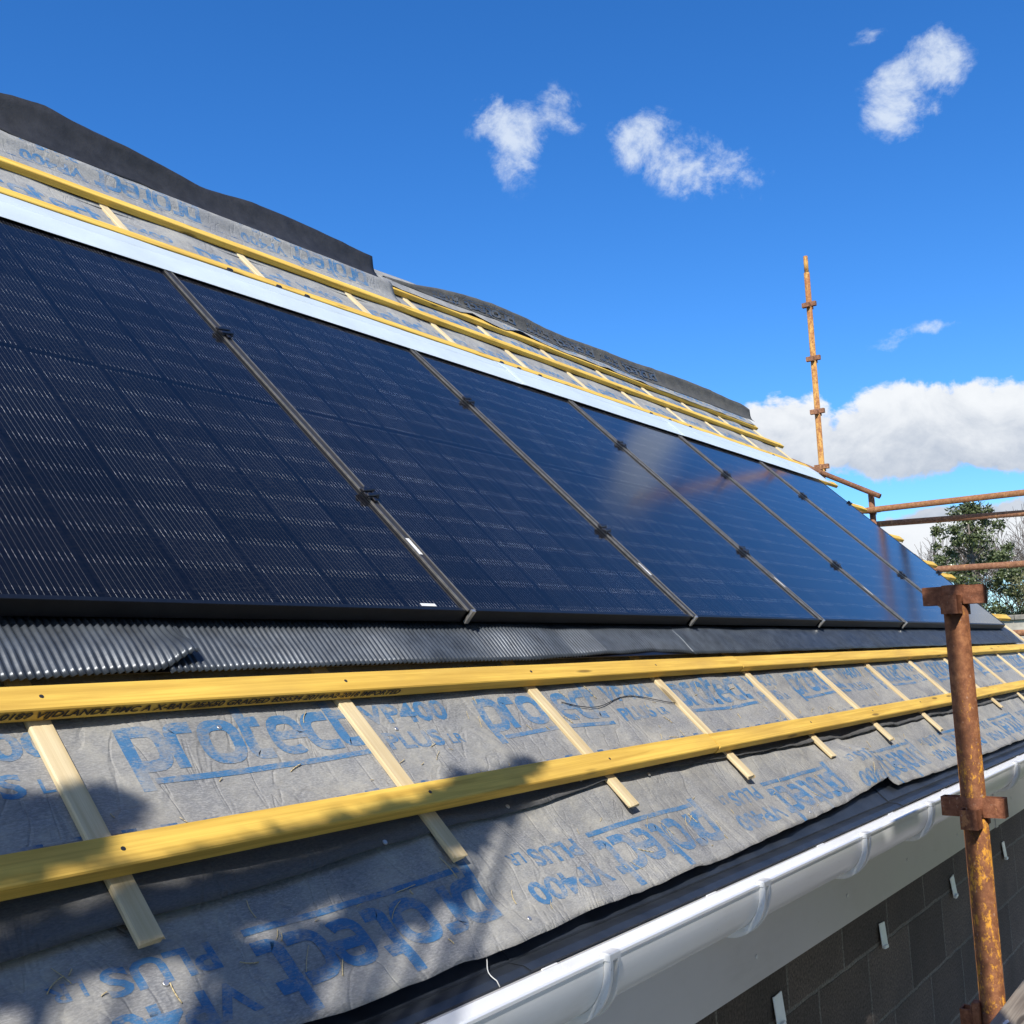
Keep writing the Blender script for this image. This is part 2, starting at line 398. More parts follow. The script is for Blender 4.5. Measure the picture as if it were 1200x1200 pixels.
def h_up(u, v):
    e = edge_lap(u); k = 1 - sm(0, .05, v - e)
    return h_main(u, v) + .003 + k * (.004 + .0075 * max(-.4, ns(u * 6.0, 1.0)) + .0035 * ns(u * 17, 2.0))
def sheet(name, us, vfun, nv, h, mat, parent, thick=.0006):
    vs = []; fs = []
    for u in us:
        for j in range(nv + 1):
            v = vfun(u, j / nv); vs.append((u, v, h(u, v)))
    m = nv + 1
    for i in range(len(us) - 1):
        for j in range(nv):
            a = i * m + j; fs.append((a, a + m, a + m + 1, a + 1))
    o = from_py(name, vs, fs, mat, parent, True)
    md = o.modifiers.new('thickness', 'SOLIDIFY'); md.thickness = thick; md.offset = -1
    return o
def frange(a, b, s):
    n = max(1, int(round((b - a) / s))); return [a + (b - a) * i / n for i in range(n + 1)]

# ------------------------------------------------------------------ lettering
def stroke(pts, w, closed=False):
    """thick polyline as quads -> list of (verts2d, faces)"""
    P = [Vector((p[0], p[1])) for p in pts]; n = len(P); L = []; Rr = []
    for i in range(n):
        if closed: a, b = P[i - 1], P[(i + 1) % n]
        else: a, b = P[max(i - 1, 0)], P[min(i + 1, n - 1)]
        if not closed and 0 < i < n - 1:
            d0 = (P[i] - a).normalized(); d1 = (b - P[i]).normalized(); d = (d0 + d1).normalized()
            k = 1 / max(.5, d.dot(d0))
        elif closed:
            d0 = (P[i] - a).normalized(); d1 = (b - P[i]).normalized(); d = (d0 + d1).normalized(); k = 1 / max(.5, d.dot(d0))
        else: d = (b - a).normalized(); k = 1
        nn = Vector((-d.y, d.x)) * (w / 2 * k); L.append(P[i] + nn); Rr.append(P[i] - nn)
    vs = L + Rr; fs = []
    for i in range(n if closed else n - 1):
        j = (i + 1) % n; fs.append((i, j, n + j, n + i))
    return vs, fs
def arc(cx, cy, rx, ry, a0, a1, n=10):
    def sg(x): return math.copysign(abs(x) ** .72, x)
    return [(cx + rx * sg(math.cos(R(a0 + (a1 - a0) * i / n))), cy + ry * sg(math.sin(R(a0 + (a1 - a0) * i / n)))) for i in range(n + 1)]
def protect_strokes():
    w = .255; out = []; x = 0; k = .11
    def add(pts, closed=False, ww=w): out.append(stroke([(p[0] + x, p[1]) for p in pts], ww, closed))
    # p
    add([(k, 1.0), (k, -.42)]); add([(k + .05, .895), (.42, .895)] + arc(.42, .5, .36, .395, 90, -90)[1:] + [(k + .05, .105)])
    x += .92
    # r
    add([(k, 0), (k, .72)] + arc(.30, .72, .19, .175, 180, 90)[1:] + [(.60, .895)])
    x += .70
    # o
    add(arc(.45, .5, .36, .395, 0, 360, 24)[:-1], True)
    x += 1.0
    # t
    add([(.10, 1.44), (.10, .30)] + arc(.30, .30, .20, .195, 180, 270)[1:] + [(.50, .105)]); add([(.16, .895), (.48, .895)])
    x += .60
    # e
    add([(.12, .50), (.78, .50)] + [(.78, .52)] + arc(.45, .5, .34, .395, 10, 350, 22)[1:-3], False, .22)
    x += .93
    # c
    add([(.74, .895)] + arc(.45, .5, .36, .395, 90, 270, 14) + [(.74, .105)])
    x += .82
    # t
    add([(.10, 1.44), (.10, .30)] + arc(.30, .30, .20, .195, 180, 270)[1:] + [(.52, .105)]); add([(.16, .895), (.50, .895)])
    out.append(stroke([(.3, -.22), (5.5, -.22)], .13)); x = 0
    return out, 5.55
_tc = {}
def text_mesh(body, size, offset=0, shear=0, space=1):
    key = (body, size, offset, shear, space)
    if key in _tc: return _tc[key]
    cu = bpy.data.curves.new('t', 'FONT'); cu.body = body; cu.size = size; cu.offset = offset; cu.shear = shear; cu.space_character = space; cu.resolution_u = 3
    o = bpy.data.objects.new('t', cu); COL.objects.link(o)
    dg = bpy.context.evaluated_depsgraph_get(); dg.update()
    me = bpy.data.meshes.new_from_object(o.evaluated_get(dg))
    vs = [Vector((v.co.x, v.co.y)) for v in me.vertices]; fs = [tuple(p.vertices) for p in me.polygons]
    bpy.data.objects.remove(o); bpy.data.curves.remove(cu); bpy.data.meshes.remove(me)
    _tc[key] = (vs, fs); return vs, fs
def fit_text(body, width, height, **kw):
    vs, fs = text_mesh(body, 1.0, **kw)
    x0 = min(v.x for v in vs); x1 = max(v.x for v in vs); y0 = min(v.y for v in vs); y1 = max(v.y for v in vs)
    return [Vector(((v.x - x0) / (x1 - x0) * width, (v.y - y0) / (y1 - y0) * height)) for v in vs], fs
PS, PW = protect_strokes()
from mathutils.bvhtree import BVHTree
def bvh_of(o): return BVHTree.FromPolygons([v.co.copy() for v in o.data.vertices], [tuple(p.vertices) for p in o.data.polygons])
def on(tree):
    def f(a, b, l):
        hit = tree.ray_cast(Vector((a, b, .3)), Vector((0, 0, -1)))
        if hit[0] is None:
            hit = tree.find_nearest(Vector((a, b, -.08)))
        return Vector((hit[0].x, hit[0].y, hit[0].z + l))
    return f
def print_unit(name, place, surf, mat, parent, maxlen=.014, **kw):
    print_word('printed_logo', place, surf, mat, parent, maxlen=maxlen, parts='logo', **kw)
    print_word('printed_code', place, surf, mat, parent, maxlen=maxlen, parts='code', **kw)
    print_word('printed_grade', place, surf, mat, parent, maxlen=maxlen, parts='grade', **kw)
def print_word(name, place, surf, mat, parent, maxlen=.022, lift=.0005, xh=.086, width=.488, parts='all'):
    """place(x,y)->(a,b) on the sheet, surf(a,b)->3D point"""
    bm = bmesh.new(); layer = 0; pieces = []
    if parts in ('all', 'logo'):
        for vs, fs in PS: pieces.append(([Vector((v.x * width / PW, v.y * xh)) for v in vs], fs))
    if parts in ('all', 'code'):
        a, f = fit_text('VP400', .255, .052, offset=.03); pieces.append(([Vector((v.x + width + .030, v.y + xh * .5)) for v in a], f))
    if parts in ('all', 'grade'):
        a, f = fit_text('PLUS', .165, .044, offset=.03); pieces.append(([Vector((v.x + width + .05, v.y - .022)) for v in a], f))
        a, f = fit_text('LR', .045, .026, offset=.015); pieces.append(([Vector((v.x + width + .235, v.y - .020)) for v in a], f))
    if parts == 'dash':
        for k in range(9):
            if random.random() < .75:
                x = k * .1 + random.random() * .04 - .02
                pieces.append((stroke([(x, -.092), (x + .035, -.092 + .004 * random.random())], .007)[0], [(0, 1, 3, 2)]))
    for vs, fs in pieces:
        b2 = bmesh.new(); vv = [b2.verts.new((v.x, v.y, 0)) for v in vs]
        for f in fs:
            try: b2.faces.new([vv[i] for i in f])
            except ValueError: pass
        bmesh.ops.triangulate(b2, faces=b2.faces)
        for _ in range(5):
            es = [e for e in b2.edges if e.calc_length() > maxlen]
            if not es: break
            bmesh.ops.subdivide_edges(b2, edges=es, cuts=1); bmesh.ops.triangulate(b2, faces=b2.faces)
        mp = {}
        for v in b2.verts:
            a, b_ = place(v.co.x, v.co.y); p = surf(a, b_, lift + (layer % 4) * .00011); mp[v] = bm.verts.new(p)
        for f in b2.faces:
            try: bm.faces.new([mp[v] for v in f.verts])
            except ValueError: pass
        b2.free(); layer += 1
    bmesh.ops.recalc_face_normals(bm, faces=bm.faces)
    return from_bm(name, bm, mat, parent, True)

# ------------------------------------------------------------------ roof sheets
low = empty('roofing_membrane', roof=True, label='lowest grey roofing felt with upside-down blue lettering and a wavy edge over the eaves', cat='roofing membrane')
us = frange(-2.3, 6.34, .018)
tl = on(bvh_of(sheet('fleece_sheet', us, lambda u, t: edge_low(u) + (-.40 - edge_low(u)) * t, 24, h_low, M['fleece'], low)))
for k in range(-2, 6):
    u0 = .405 + k * .875
    print_unit('printed_lettering', lambda x, y, u0=u0: (u0 - x, -.598 - y), tl, M['ink'], low)

main = empty('roofing_membrane', roof=True, label='main grey roofing felt sheet printed with upright blue lettering between the yellow battens', cat='roofing membrane')
def vmain(u, t):
    e = edge_lap(u)
    if t < .5: return e + (-.06 - e) * (t / .5)
    if t < .56: return -.06 + (1.95 + .06) * (t - .5) / .06
    return 1.95 + (2.87 - 1.95) * (t - .56) / .44
tm = on(bvh_of(sheet('fleece_sheet', us, vmain, 60, h_up, M['fleece_main'], main)))
for k in range(-1, 8):
    u0 = -.990 + k * .872 - (.0)
    print_unit('printed_lettering', lambda x, y, u0=u0: (u0 + x, -.292 + y + .004 * x), tm, M['ink'], main)
for k in range(0, 7):
    u0 = -.42 + k * .872
    print_unit('printed_lettering', lambda x, y, u0=u0: (u0 + x, 2.135 + y), tm, M['ink'], main, maxlen=.04)
for k in range(1, 6):
    u0 = 1.05 + k * .872
    print_unit('printed_lettering', lambda x, y, u0=u0: (u0 + x, 2.445 + y), tm, M['ink'], main, maxlen=.04)

def dashes(parent, tree, v0, u0, u1, n):
    bm = bmesh.new(); us_ = frange(u0, u1, .018)
    A = [bm.verts.new(tree(a, v0 + .0026 + .003 * ns(a, 5), .0005)) for a in us_]; B = [bm.verts.new(tree(a, v0 - .0026 + .003 * ns(a, 5), .0005)) for a in us_]
    for i in range(len(us_) - 1): bm.faces.new((B[i], B[i + 1], A[i + 1], A[i]))
    from_bm('printed_dashes', bm, M['dash'], parent)
dashes(main, tm, -.392, -1.3, 4.5, 62)

# upper left sheet running over the topmost batten, with the dark turned-up edge
def h_ul(u, v):
    bmp = .052 * math.exp(-((v - 2.61) / .05) ** 2)
    return -.080 + .002 * ns(u * 4, v * 7) + bmp * .8 + sm(2.40, 2.52, v) * .006 + (.02 + .012 * ns(u * 2.3, 4)) * sm(2.6, 2.76, v)
ul = empty('roofing_membrane', roof=True, label='grey felt sheet at the upper left, its black edge curling up against the sky', cat='roofing membrane')
UEND = 1.83
us2 = frange(-2.3, UEND, .03)
tu = on(bvh_of(sheet('fleece_sheet', us2, lambda u, t: 2.30 + (2.77 - 2.30) * t, 34, h_ul, M['fleece'], ul)))
F1 = [(-2.3, .115), (-.6, .10), (-.108, .109), (-.06, .123), (.053, .135), (.181, .123), (.276, .115), (.447, .106), (.601, .089), (.794, .063), (.895, .071), (1.038, .09), (1.266, .092), (1.471, .086), (1.811, .066)]
B1 = [(-2.3, 2.70), (-.128, 2.715), (-.025, 2.685), (.239, 2.694), (.474, 2.72), (.678, 2.684), (.92, 2.669), (1.37, 2.65), (1.713, 2.69)]
def flap(name, us, top, base, v0, n0, hb, mat, parent, curl=.3):
    vs = []; fs = []; NJ = 9
    for u in us:
        L = lerp_tab(top, u) + .002 * ns(u * 14, 3); vb = lerp_tab(base, u) + .004 * ns(u * 5, 8); nb = hb(u, vb) + .003
        tv, tn = v0 + L * .75, n0 + L * .66
        for j in range(NJ):
            t = j / (NJ - 1)
            v = vb + (tv - vb) * t; n = nb + (tn - nb) * t - .018 * math.sin(math.pi * t) + .004 * ns(u * 6, t * 2, 3) + t * (.010 * abs(ns(u * 5.3, t * 1.5, 7)) - .004)
            vs.append((u, v - t * .006 * abs(ns(u * 11, t, 5)), n))
        # curl back over the top
        vs.append((u, tv + .02, tn - .004)); vs.append((u, tv + .05, tn - .03))
    m = NJ + 2
    for i in range(len(us) - 1):
        for j in range(m - 1):
            a = i * m + j; fs.append((a, a + m, a + m + 1, a + 1))
    o = from_py(name, vs, fs, mat, parent, True)
    md = o.modifiers.new('thickness', 'SOLIDIFY'); md.thickness = .001; md.offset = -1
    return o
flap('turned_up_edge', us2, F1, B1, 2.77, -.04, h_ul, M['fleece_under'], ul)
for k in range(0, 2):
    u0 = .66 + k * .98
    print_unit('printed_lettering', lambda x, y, u0=u0: (u0 - x, 2.610 - y * .9), tu, M['ink'], ul, maxlen=.03)

dashes(ul, tu, 2.52, -.4, 1.7, 26)
# ridge sheet on the right, lapped over the topmost batten, dark back standing up
F2 = [(1.821, -.03), (2.116, -.010), (2.331, .027), (2.558, .054), (2.84, .072), (3.14, .068), (3.366, .052), (3.608, .047), (3.73, .052), (4.03, .061), (4.433, .063), (4.852, .081), (5.324, .096), (5.699, .098), (6.1, .088), (6.32, .092), (6.50, .060)]
B2 = [(1.8, 2.681), (2.444, 2.682), (2.804, 2.716), (3.473, 2.656), (4.004, 2.691), (4.314, 2.651), (4.999, 2.675), (5.507, 2.691), (6.315, 2.696)]
E2 = [(1.80, 2.612), (2.19, 2.60), (2.40, 2.612), (2.55, 2.665), (2.68, 2.600), (2.80, 2.60), (2.95, 2.66), (3.03, 2.685), (3.12, 2.63), (3.39, 2.607), (3.702, 2.605), (4.26, 2.60), (4.66, 2.585), (5.13, 2.585), (6.3, 2.60)]
def e2(u): return lerp_tab(E2, u) + .004 * ns(u * 7, 2.2)
def h_rs(u, v):
    e = e2(u)
    return -.0465 + .006 * abs(ns(u * 2.6, 5)) + .014 * (1 - sm(0, .05, v - e)) * max(0, ns(u * 4.7, 1)) + .004 * sm(2.62, 2.68, v)
rs = empty('roofing_membrane', roof=True, label='crumpled felt strip on the right ridge, its dark lettered back standing above the topmost batten', cat='roofing membrane')
us3 = frange(1.80, 6.32, .025)
tr_ = on(bvh_of(sheet('fleece_sheet', us3, lambda u, t: e2(u) + (lerp_tab(B2, u) + .008 - e2(u)) * t, 14, h_rs, M['fleece'], rs)))
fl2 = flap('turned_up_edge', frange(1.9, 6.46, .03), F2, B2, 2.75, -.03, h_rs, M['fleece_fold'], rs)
def flap_surf(a, b, l):       # a = u, b = height fraction on the standing back
    L = lerp_tab(F2, a); vb = lerp_tab(B2, a); nb = h_rs(a, vb) + .003; tv, tn = 2.75 + L * .75, -.03 + L * .66
    t = b; v = vb + (tv - vb) * t; n = nb + (tn - nb) * t - .018 * math.sin(math.pi * t) + .004 * ns(a * 6, t * 2, 3)
    return (a, v - .004 - l * .7, n + .004 + l * .7)
for u0 in (3.02, 3.9, 4.75):
    print_unit('printed_lettering', lambda x, y, u0=u0: (u0 - x, .72 - y * 4.2), flap_surf, M['ink_dim'], rs, maxlen=.03)
for u0 in (3.6, 4.5, 5.4, 6.2):
    print_unit('printed_lettering', lambda x, y, u0=u0: (u0 - x, 2.70 - y * .7), tr_, M['ink'], rs, maxlen=.03)

# ------------------------------------------------------------------ timber
def timber(name, length, w, t, mat, bow=0, jag=False, seed=0):
    """bar along local X, y 0..w, z 0..t"""
    bm = bmesh.new(); n = max(2, int(length / .25)); rings = []
    b = .0022
    prof = [(b, 0), (w - b, 0), (w, b), (w, t - b), (w - b, t), (b, t), (0, t - b), (0, b)]
    for i in range(n + 1):
        x = length * i / n; dy = bow * math.sin(math.pi * i / n) + .0012 * ns(x * 1.7, seed); dz = .0010 * ns(x * 1.9, seed + 5)
        rings.append([bm.verts.new((x, p[0] + dy, p[1] + dz)) for p in prof])
    for A, B in zip(rings, rings[1:]):
        for k in range(8): bm.faces.new((A[k], B[k], B[(k + 1) % 8], A[(k + 1) % 8]))
    bm.faces.new(rings[0]); bm.faces.new(rings[-1][::-1])
    if jag:
        for v in rings[0]: v.co.x += random.uniform(-.006, .004)
    bmesh.ops.recalc_face_normals(bm, faces=bm.faces)
    return from_bm(name, bm, mat)
GB = 'yellow battens nailed along the roof'
def batten(u0, u1, v0, label, w=.05, n0=-.075, rise=0, seed=0, bow=0):
    o = timber('yellow_batten', u1 - u0, w, .025, M['yellow'], bow, seed=seed)
    roofed(o, (u0, v0, n0)); tag(o, label, 'batten', GB)
    return o
b1a = batten(-2.2, 1.288, -.1845, 'yellow batten stamped with black lettering, just below the pleated dark flashing', seed=1)
b1b = batten(1.292, 6.35, -.186, 'unstamped right-hand length of the yellow batten just below the pleated flashing', seed=2)
b2a = batten(-2.2, .648, -.4700, 'lower yellow batten at the left, partly in soft shadow, above the upside-down lettering', seed=3)
b2b = batten(.652, 6.35, -.4720, 'lower yellow batten to the right, passing behind the rusty scaffold pole', seed=4, bow=-.006)
b2b.rotation_euler = (TH, 0, 0)
bA = batten(-2.2, 6.38, 2.014, 'thin yellow batten tight along the top edge of the pale flashing', seed=5, bow=.0)
bB = batten(-2.2, 6.44, 2.332, 'bright yellow batten one course above the pale flashing', seed=6)
bC = batten(1.84, 6.36, 2.585, 'topmost yellow batten under the crumpled ridge felt', seed=7)
for v, ue, nm in ((.135, 6.62, 'yellow batten end sticking out at the lowest corner of the right panel'), (.60, 6.52, 'yellow batten end beside the lowest grey handrail at the verge'),
                  (.745, 6.43, 'small yellow batten end just above the lowest handrail at the verge'), (1.06, 6.42, 'yellow batten end below the two upper handrails at the verge'),
                  (1.46, 6.50, 'yellow batten end at the foot of the short scaffold post'), (1.80, 6.58, 'yellow batten end just below the far tall scaffold pole')):
    batten(-2.2, ue, v, nm, n0=-.0755, seed=v * 9)
# nail heads
def nails(o, us_, u0):
    for u in us_:
        bm = bmesh.new(); tube(bm, (u - u0 + .004, .025, .0246), (u - u0 + .004, .025, .0258), .0035, seg=8); from_bm('nail_head', bm, M['cord'], o)
nails(b1a, CBU[1:5], -2.2); nails(b2a, CBU[1:4], -2.2); nails(b2b, CBU[5:8], .652)
# stamp on the face of the upper batten
vs, fs = fit_text('S 0189 VIJDLANDE BMC A X-BAY 25X50 GRADED BS5534 2014+A2-2018 IMPORTED', .835, .0160, shear=.28, offset=.03)
st = from_py('stamped_lettering', [(v.x + (-1.182 + 2.2), -.0016, v.y + .0045) for v in vs], fs, M['black_ink'], b1a)
# counter battens (rafter battens)
GC = 'pale counter battens running up the slope'
ordn = ['leftmost', 'second', 'third', 'fourth', 'fifth', 'sixth', 'seventh', 'eighth', 'ninth', 'tenth', 'eleventh', 'twelfth', 'thirteenth']
lows = [-.566, -.565, -.553, -.560, -.566, -.562, -.578, -.553, -.545, -.55, -.56, -.55, -.60]
for i, u in enumerate(CBU[1:]):
    L = 2.66 + .56 if u > 1.8 else 2.36 + .56
    o = timber('counter_batten', L, .037, .0102, M['pale'], jag=True, seed=20 + i)
    o.rotation_euler = (Matrix.Rotation(TH, 3, 'X') @ Matrix.Rotation(R(90 + random.uniform(-.35, .35)), 3, 'Z')).to_euler()
    o.location = W(u + .0185, lows[i] if i < len(lows) else -.56, -.0853)
    if i < 12: tag(o, '%s pale upright batten counted from the left along the lower course' % ordn[i], 'counter batten', GC)
    else: tag(o, 'cream edge batten running down the verge beside the last panel', 'counter batten', GC)

# ------------------------------------------------------------------ solar panels
GP = 'black solar panels in a row'
PH = 1.722; PITCH = 1.15; PWD = 1.134
plab = ['leftmost and largest-looking black solar panel with bright fine wires, cut by the left frame edge',
        'second black solar panel from the left, between the first two cover strips',
        'third black solar panel from the left, above the middle of the pleated flashing',
        'fourth solar panel from the left, faint warm pole reflection at its top',
        'fifth solar panel from the left, with an orange reflection below the pale flashing',
        'last solar panel at the verge, paler grey-blue with the sky in it']
def mk_panel():
    r = empty('solar_panel', roof=True)
    bm = bmesh.new(); W_ = PWD; lip = .011
    box(bm, 0, W_, 0, lip, -.035, 0, .0008); box(bm, 0, W_, PH - lip, PH, -.035, 0, .0008)
    box(bm, 0, lip, lip, PH - lip, -.035, 0); box(bm, W_ - lip, W_, lip, PH - lip, -.035, 0)
    from_bm('frame', bm, M['frame'], r)
    bm = bmesh.new(); box(bm, lip, W_ - lip, lip, PH - lip, -.006, -.0016); from_bm('cell_glass', bm, M['glass'], r)
    return r
p0 = mk_panel()
for k in range(6):
    if k == 0: r = p0
    else:
        r = p0.copy(); COL.objects.link(r)
        for ch in p0.children:
            c = ch.copy(); COL.objects.link(c); c.parent = r
    r.location = W((k - 1) * PITCH + .008, 0, 0); tag(r, plab[k], 'solar panel', GP)
# joint strips between panels
GJ = 'cover strips between the solar panels'
jl = ['widest grey cover strip between the first two panels, with a white sticker low down', 'second cover strip from the left, with a small white sticker near its foot',
      'third cover strip from the left between the panels', 'fourth cover strip from the left between the panels', 'last cover strip, its lower end hidden behind the rusty pole']
def mk_joint():
    r = empty('cover_strip', roof=True)
    bm = bmesh.new(); box(bm, -.0115, .0115, -.004, 1.70, .0008, .0040); from_bm('strip_face', bm, M['strip'], r)
    for s in (-1, 1):
        bm = bmesh.new(); box(bm, min(s * .0118, s * .0142), max(s * .0118, s * .0142), -.004, 1.70, .0006, .0062); from_bm('edge_lip', bm, M['edge'], r)
    bm = bmesh.new(); box(bm, -.0060, .0060, -.012, -.0045, -.030, .0075); from_bm('end_plate', bm, M['bare'], r)
    for v in (.437, 1.238):
        bm = bmesh.new()
        for dy, sx in ((0, -1), (.022, 1)):
            vs_ = box(bm, -.026, .026, dy - .006, dy + .006, .0065, .017, .002)
        for x in (-.018, .018): box(bm, x - .006, x + .006, -.010, .034, .0063, .0125, .001)
        box(bm, -.007, .007, -.022, .040, .0064, .012, .001)
        for v_ in bm.verts: v_.co = Vector((v_.co.x, v_.co.y + v + v_.co.x * .25, v_.co.z))
        from_bm('clamp', bm, M['blackplastic'], r)
    return r
j0 = mk_joint()
for k in range(5):
    if k == 0: r = j0
    else:
        r = j0.copy(); COL.objects.link(r)
        for ch in j0.children:
            c = ch.copy(); COL.objects.link(c); c.parent = r
    r.location = W(k * PITCH, 0, 0); tag(r, jl[k], 'cover strip', GJ)
    stick = {0: (.205, .268), 1: (.231, .262), 4: (1.09, 1.105)}.get(k)
    if stick:
        bm = bmesh.new(); box(bm, -.010, .004, stick[0], stick[1], .0041, .0048); from_bm('white_sticker', bm, M['sticker'], r)
st = bmesh.new(); box(st, .985, 1.035, .0135, .0225, -.0015, -.0009)
sto = from_bm('white_sticker', st, M['sticker'], p0)
# small black edge clips at the verge side of the last panel
for v in (1.36, .55):
    bm = bmesh.new(); box(bm, -.006, .022, -.014, -.004, -.02, .012, .001); box(bm, -.006, .022, .006, .016, -.02, .012, .001); box(bm, .008, .02, -.0035, .0055, -.02, .008)
    o = from_bm('end_clamp', bm, M['blackplastic']); roofed(o, (5.75 - .008, v, 0))
    tag(o, 'small black clamp on the outer edge of the last panel, %s of the two' % ('upper' if v > 1 else 'lower'), 'clamp', 'end clamps on the last panel')

# ------------------------------------------------------------------ pale top flashing
def topflash(name, u0, u1, dn, label, tabend=False):
    prof = [(1.628, .0075), (1.640, .0095), (1.652, .0075), (1.70, .0085), (1.748, .0090), (1.753, .0125), (1.760, .0095), (1.835, .0020), (1.862, -.012), (1.875, -.034), (1.902, -.045), (1.985, -.0485)]
    us_ = frange(u0, u1, .05); vs = []; fs = []
    for u in us_:
        for j, (v, n) in enumerate(prof):
            wv = .0025 * ns(u * 1.9, j * .3, 4) + .0012 * ns(u * 9, j * .5, 2)
            taper = (.012 * sm(u1 - .12, u1, u) if tabend and j < 2 else 0)
            vs.append((u, v + taper + (.003 * ns(u * 2.5, 9) if 0 < j < 8 else 0), n + dn + (wv if j > 1 else wv * .3)))
    m = len(prof)
    for i in range(len(us_) - 1):
        for j in range(m - 1): a = i * m + j; fs.append((a, a + m, a + m + 1, a + 1))
    r = empty('ridge_flashing', roof=True, label=label, cat='flashing', group='pale flashing lengths above the panels')
    o = from_py('flashing_sheet', vs, fs, M['topflash'], r)
    md = o.modifiers.new('thickness', 'SOLIDIFY'); md.thickness = .0011; md.offset = -1
    md2 = o.modifiers.new('bevel', 'BEVEL'); md2.width = .003; md2.segments = 2; md2.limit_method = 'ANGLE'; md2.angle_limit = R(12)
    for p in o.data.polygons: p.use_smooth = True
    return r
f1 = topflash('a', -2.3, 1.93, 0, 'pale blue-white metal flashing length on the left above the panels')
f2 = topflash('b', 1.90, 3.52, .0022, 'middle length of pale flashing with a row of small dark clips')
f3 = topflash('c', 3.48, 5.92, .0044, 'right-hand length of pale flashing running to the verge')
for par, us_ in ((f1, (.377, .603, .743)), (f2, (1.98, 2.12, 2.30, 3.44)), (f3, (3.673, 3.944, 5.258))):
    for u in us_:
        bm = bmesh.new(); box(bm, u - .010, u + .010, 1.852, 1.866, -.012, .004, .001); box(bm, u - .004, u + .016, 1.8665, 1.882, -.028, -.012, .001)
        from_bm('fixing_clip', bm, M['blackplastic'], par)

# ------------------------------------------------------------------ pleated bottom flashing
def pleated(u0, u1, dn, label, lowtab, curl_end=0, amp=.0027, seed=0):
    per = .0136; step = per / 6; nn = int((u1 - u0) / step); rows = 9; vs = []; fs = []
    for i in range(nn + 1):
        u = u0 + i * step; ph = 2 * math.pi * (u / per + .35 * ns(u * 2.1, seed + 3))
        vl = lerp_tab(lowtab, u) + .0022 * ns(u * 7, seed) ; vt = -.006 + .006 * ns(u * 6.5, seed + 1) + .004 * ns(u * 16, seed)
        a = amp * (1 - .55 * sm(1.2, 2.2, u)) * (1 + .35 * ns(u * 4, seed + 8)); 
        if ns(u * 3.3, 17) > .42: a *= 1.25
        for j in range(rows):
            t = j / (rows - 1); v = vl + (vt - vl) * t
            if j == rows - 1: v = .05
            n = -.0435 + dn + .0042 * ns(u * 3.0, t * 1.2, seed) + .0022 * ns(u * 9, t * 2, seed + 2) + a * math.sin(ph)
            n += -.004 * (1 - t) ** 2
            if curl_end: n += .020 * sm(u1 - .085, u1, u) * sm(.75, .0, t)
            if curl_end: v += .022 * sm(u1 - .085, u1, u) * (1 - t)
            if j == rows - 1: n = -.047 + a * math.sin(ph)
            vs.append((u, v, n))
    for i in range(nn):
        for j in range(rows - 1): a = i * rows + j; fs.append((a, a + rows, a + rows + 1, a + 1))
    o = from_py('pleated_flashing', vs, fs, M['corr'], None, True); roofed(o)
    md = o.modifiers.new('thickness', 'SOLIDIFY'); md.thickness = .0007; md.offset = -1
    tag(o, label, 'flashing', 'dark pleated flashing below the panels'); return o
pleated(-2.2, -.80, .0032, 'leftmost dark pleated flashing piece with its lifted right corner', [(-2.2, -.126), (-1.13, -.128), (-.8, -.116)], 1, seed=1)
pleated(-.86, 1.09, .0008, 'middle dark pleated flashing piece with a wavy lower edge', [(-.9, -.124), (-.4, -.118), (.1, -.122), (.5, -.114), (.8, -.105), (1.1, -.124)], seed=4)
pleated(1.03, 5.93, .0032, 'right-hand flatter dark flashing piece running to the verge', [(1.0, -.126), (2, -.128), (3.5, -.128), (5.9, -.130)], seed=9, amp=.0022)
# black sheet added under the panels to stand for shade in the slot
bm = bmesh.new(); box(bm, -2.25, 5.74, -.118, 1.6, -.0520, -.0500)
o = from_bm('slot_shade_tray', bm, M['blackplastic']); roofed(o); tag(o, 'black tray sheet added under the solar panels as the shade in the slot above the pleated flashing', 'tray')

# ------------------------------------------------------------------ eaves: tray, gutter, fascia
def eaves(u0, u1, d, label):
    vs = []; fs = []
    us_ = frange(u0, u1, .06); 
    for u in us_:
        w = .0015 * ns(u * 2, 1)
        P_ = [W(u, -.655, -.124), W(u, -.70, -.120 + w), W(u, -.748, -.1185 + w), W(u, -.7515, -.1215 + w)]
        P_ += [Vector((u, -.486, -.6085 + w)), Vector((u, -.5015 - .0015 * (ns(u * 1.3, 4)), -.614)), Vector((u, -.502, -.617))]
        for p in P_: vs.append(p + Vector((0, -.0012 * d, .0022 * d)))
    m = 7
    for i in range(len(us_) - 1):
        for j in range(m - 1): a = i * m + j; fs.append((a, a + m, a + m + 1, a + 1))
    o = from_py('eaves_tray', vs, fs, M['tray']); md = o.modifiers.new('thickness', 'SOLIDIFY'); md.thickness = .0012; md.offset = 0
    tag(o, label, 'eaves tray', 'dark plastic eaves trays over the gutter'); return o
eaves(-2.3, -.46, 0, 'dark navy plastic eaves strip at the lower left, ending at a white string')
eaves(-.50, 1.56, 1, 'middle dark navy eaves strip between felt edge and gutter')
eaves(1.50, 6.3, 2, 'far dark navy eaves strip beyond the rusty pole')
pts = []
for i in range(13):
    t = i / 12
    p = Vector((-.555 - .035 * t + .007 * math.sin(t * 7), -.440 - .064 * t, -.5735 - .036 * t - .0045 * math.sin(t * 3.1) * 0 + (0 if t < 1 else -.006)))
    pts.append(p)
o = curve_tube('string', pts, .0009, M['wire']); tag(o, 'thin white string lying across the dark eaves strip', 'string')
pts = [(.20 + .55 * i / 16, -.235 - .03 * i / 16 - .018 * math.sin(i * .5), h_up(.20 + .55 * i / 16, -.25) + .004) for i in range(17)]
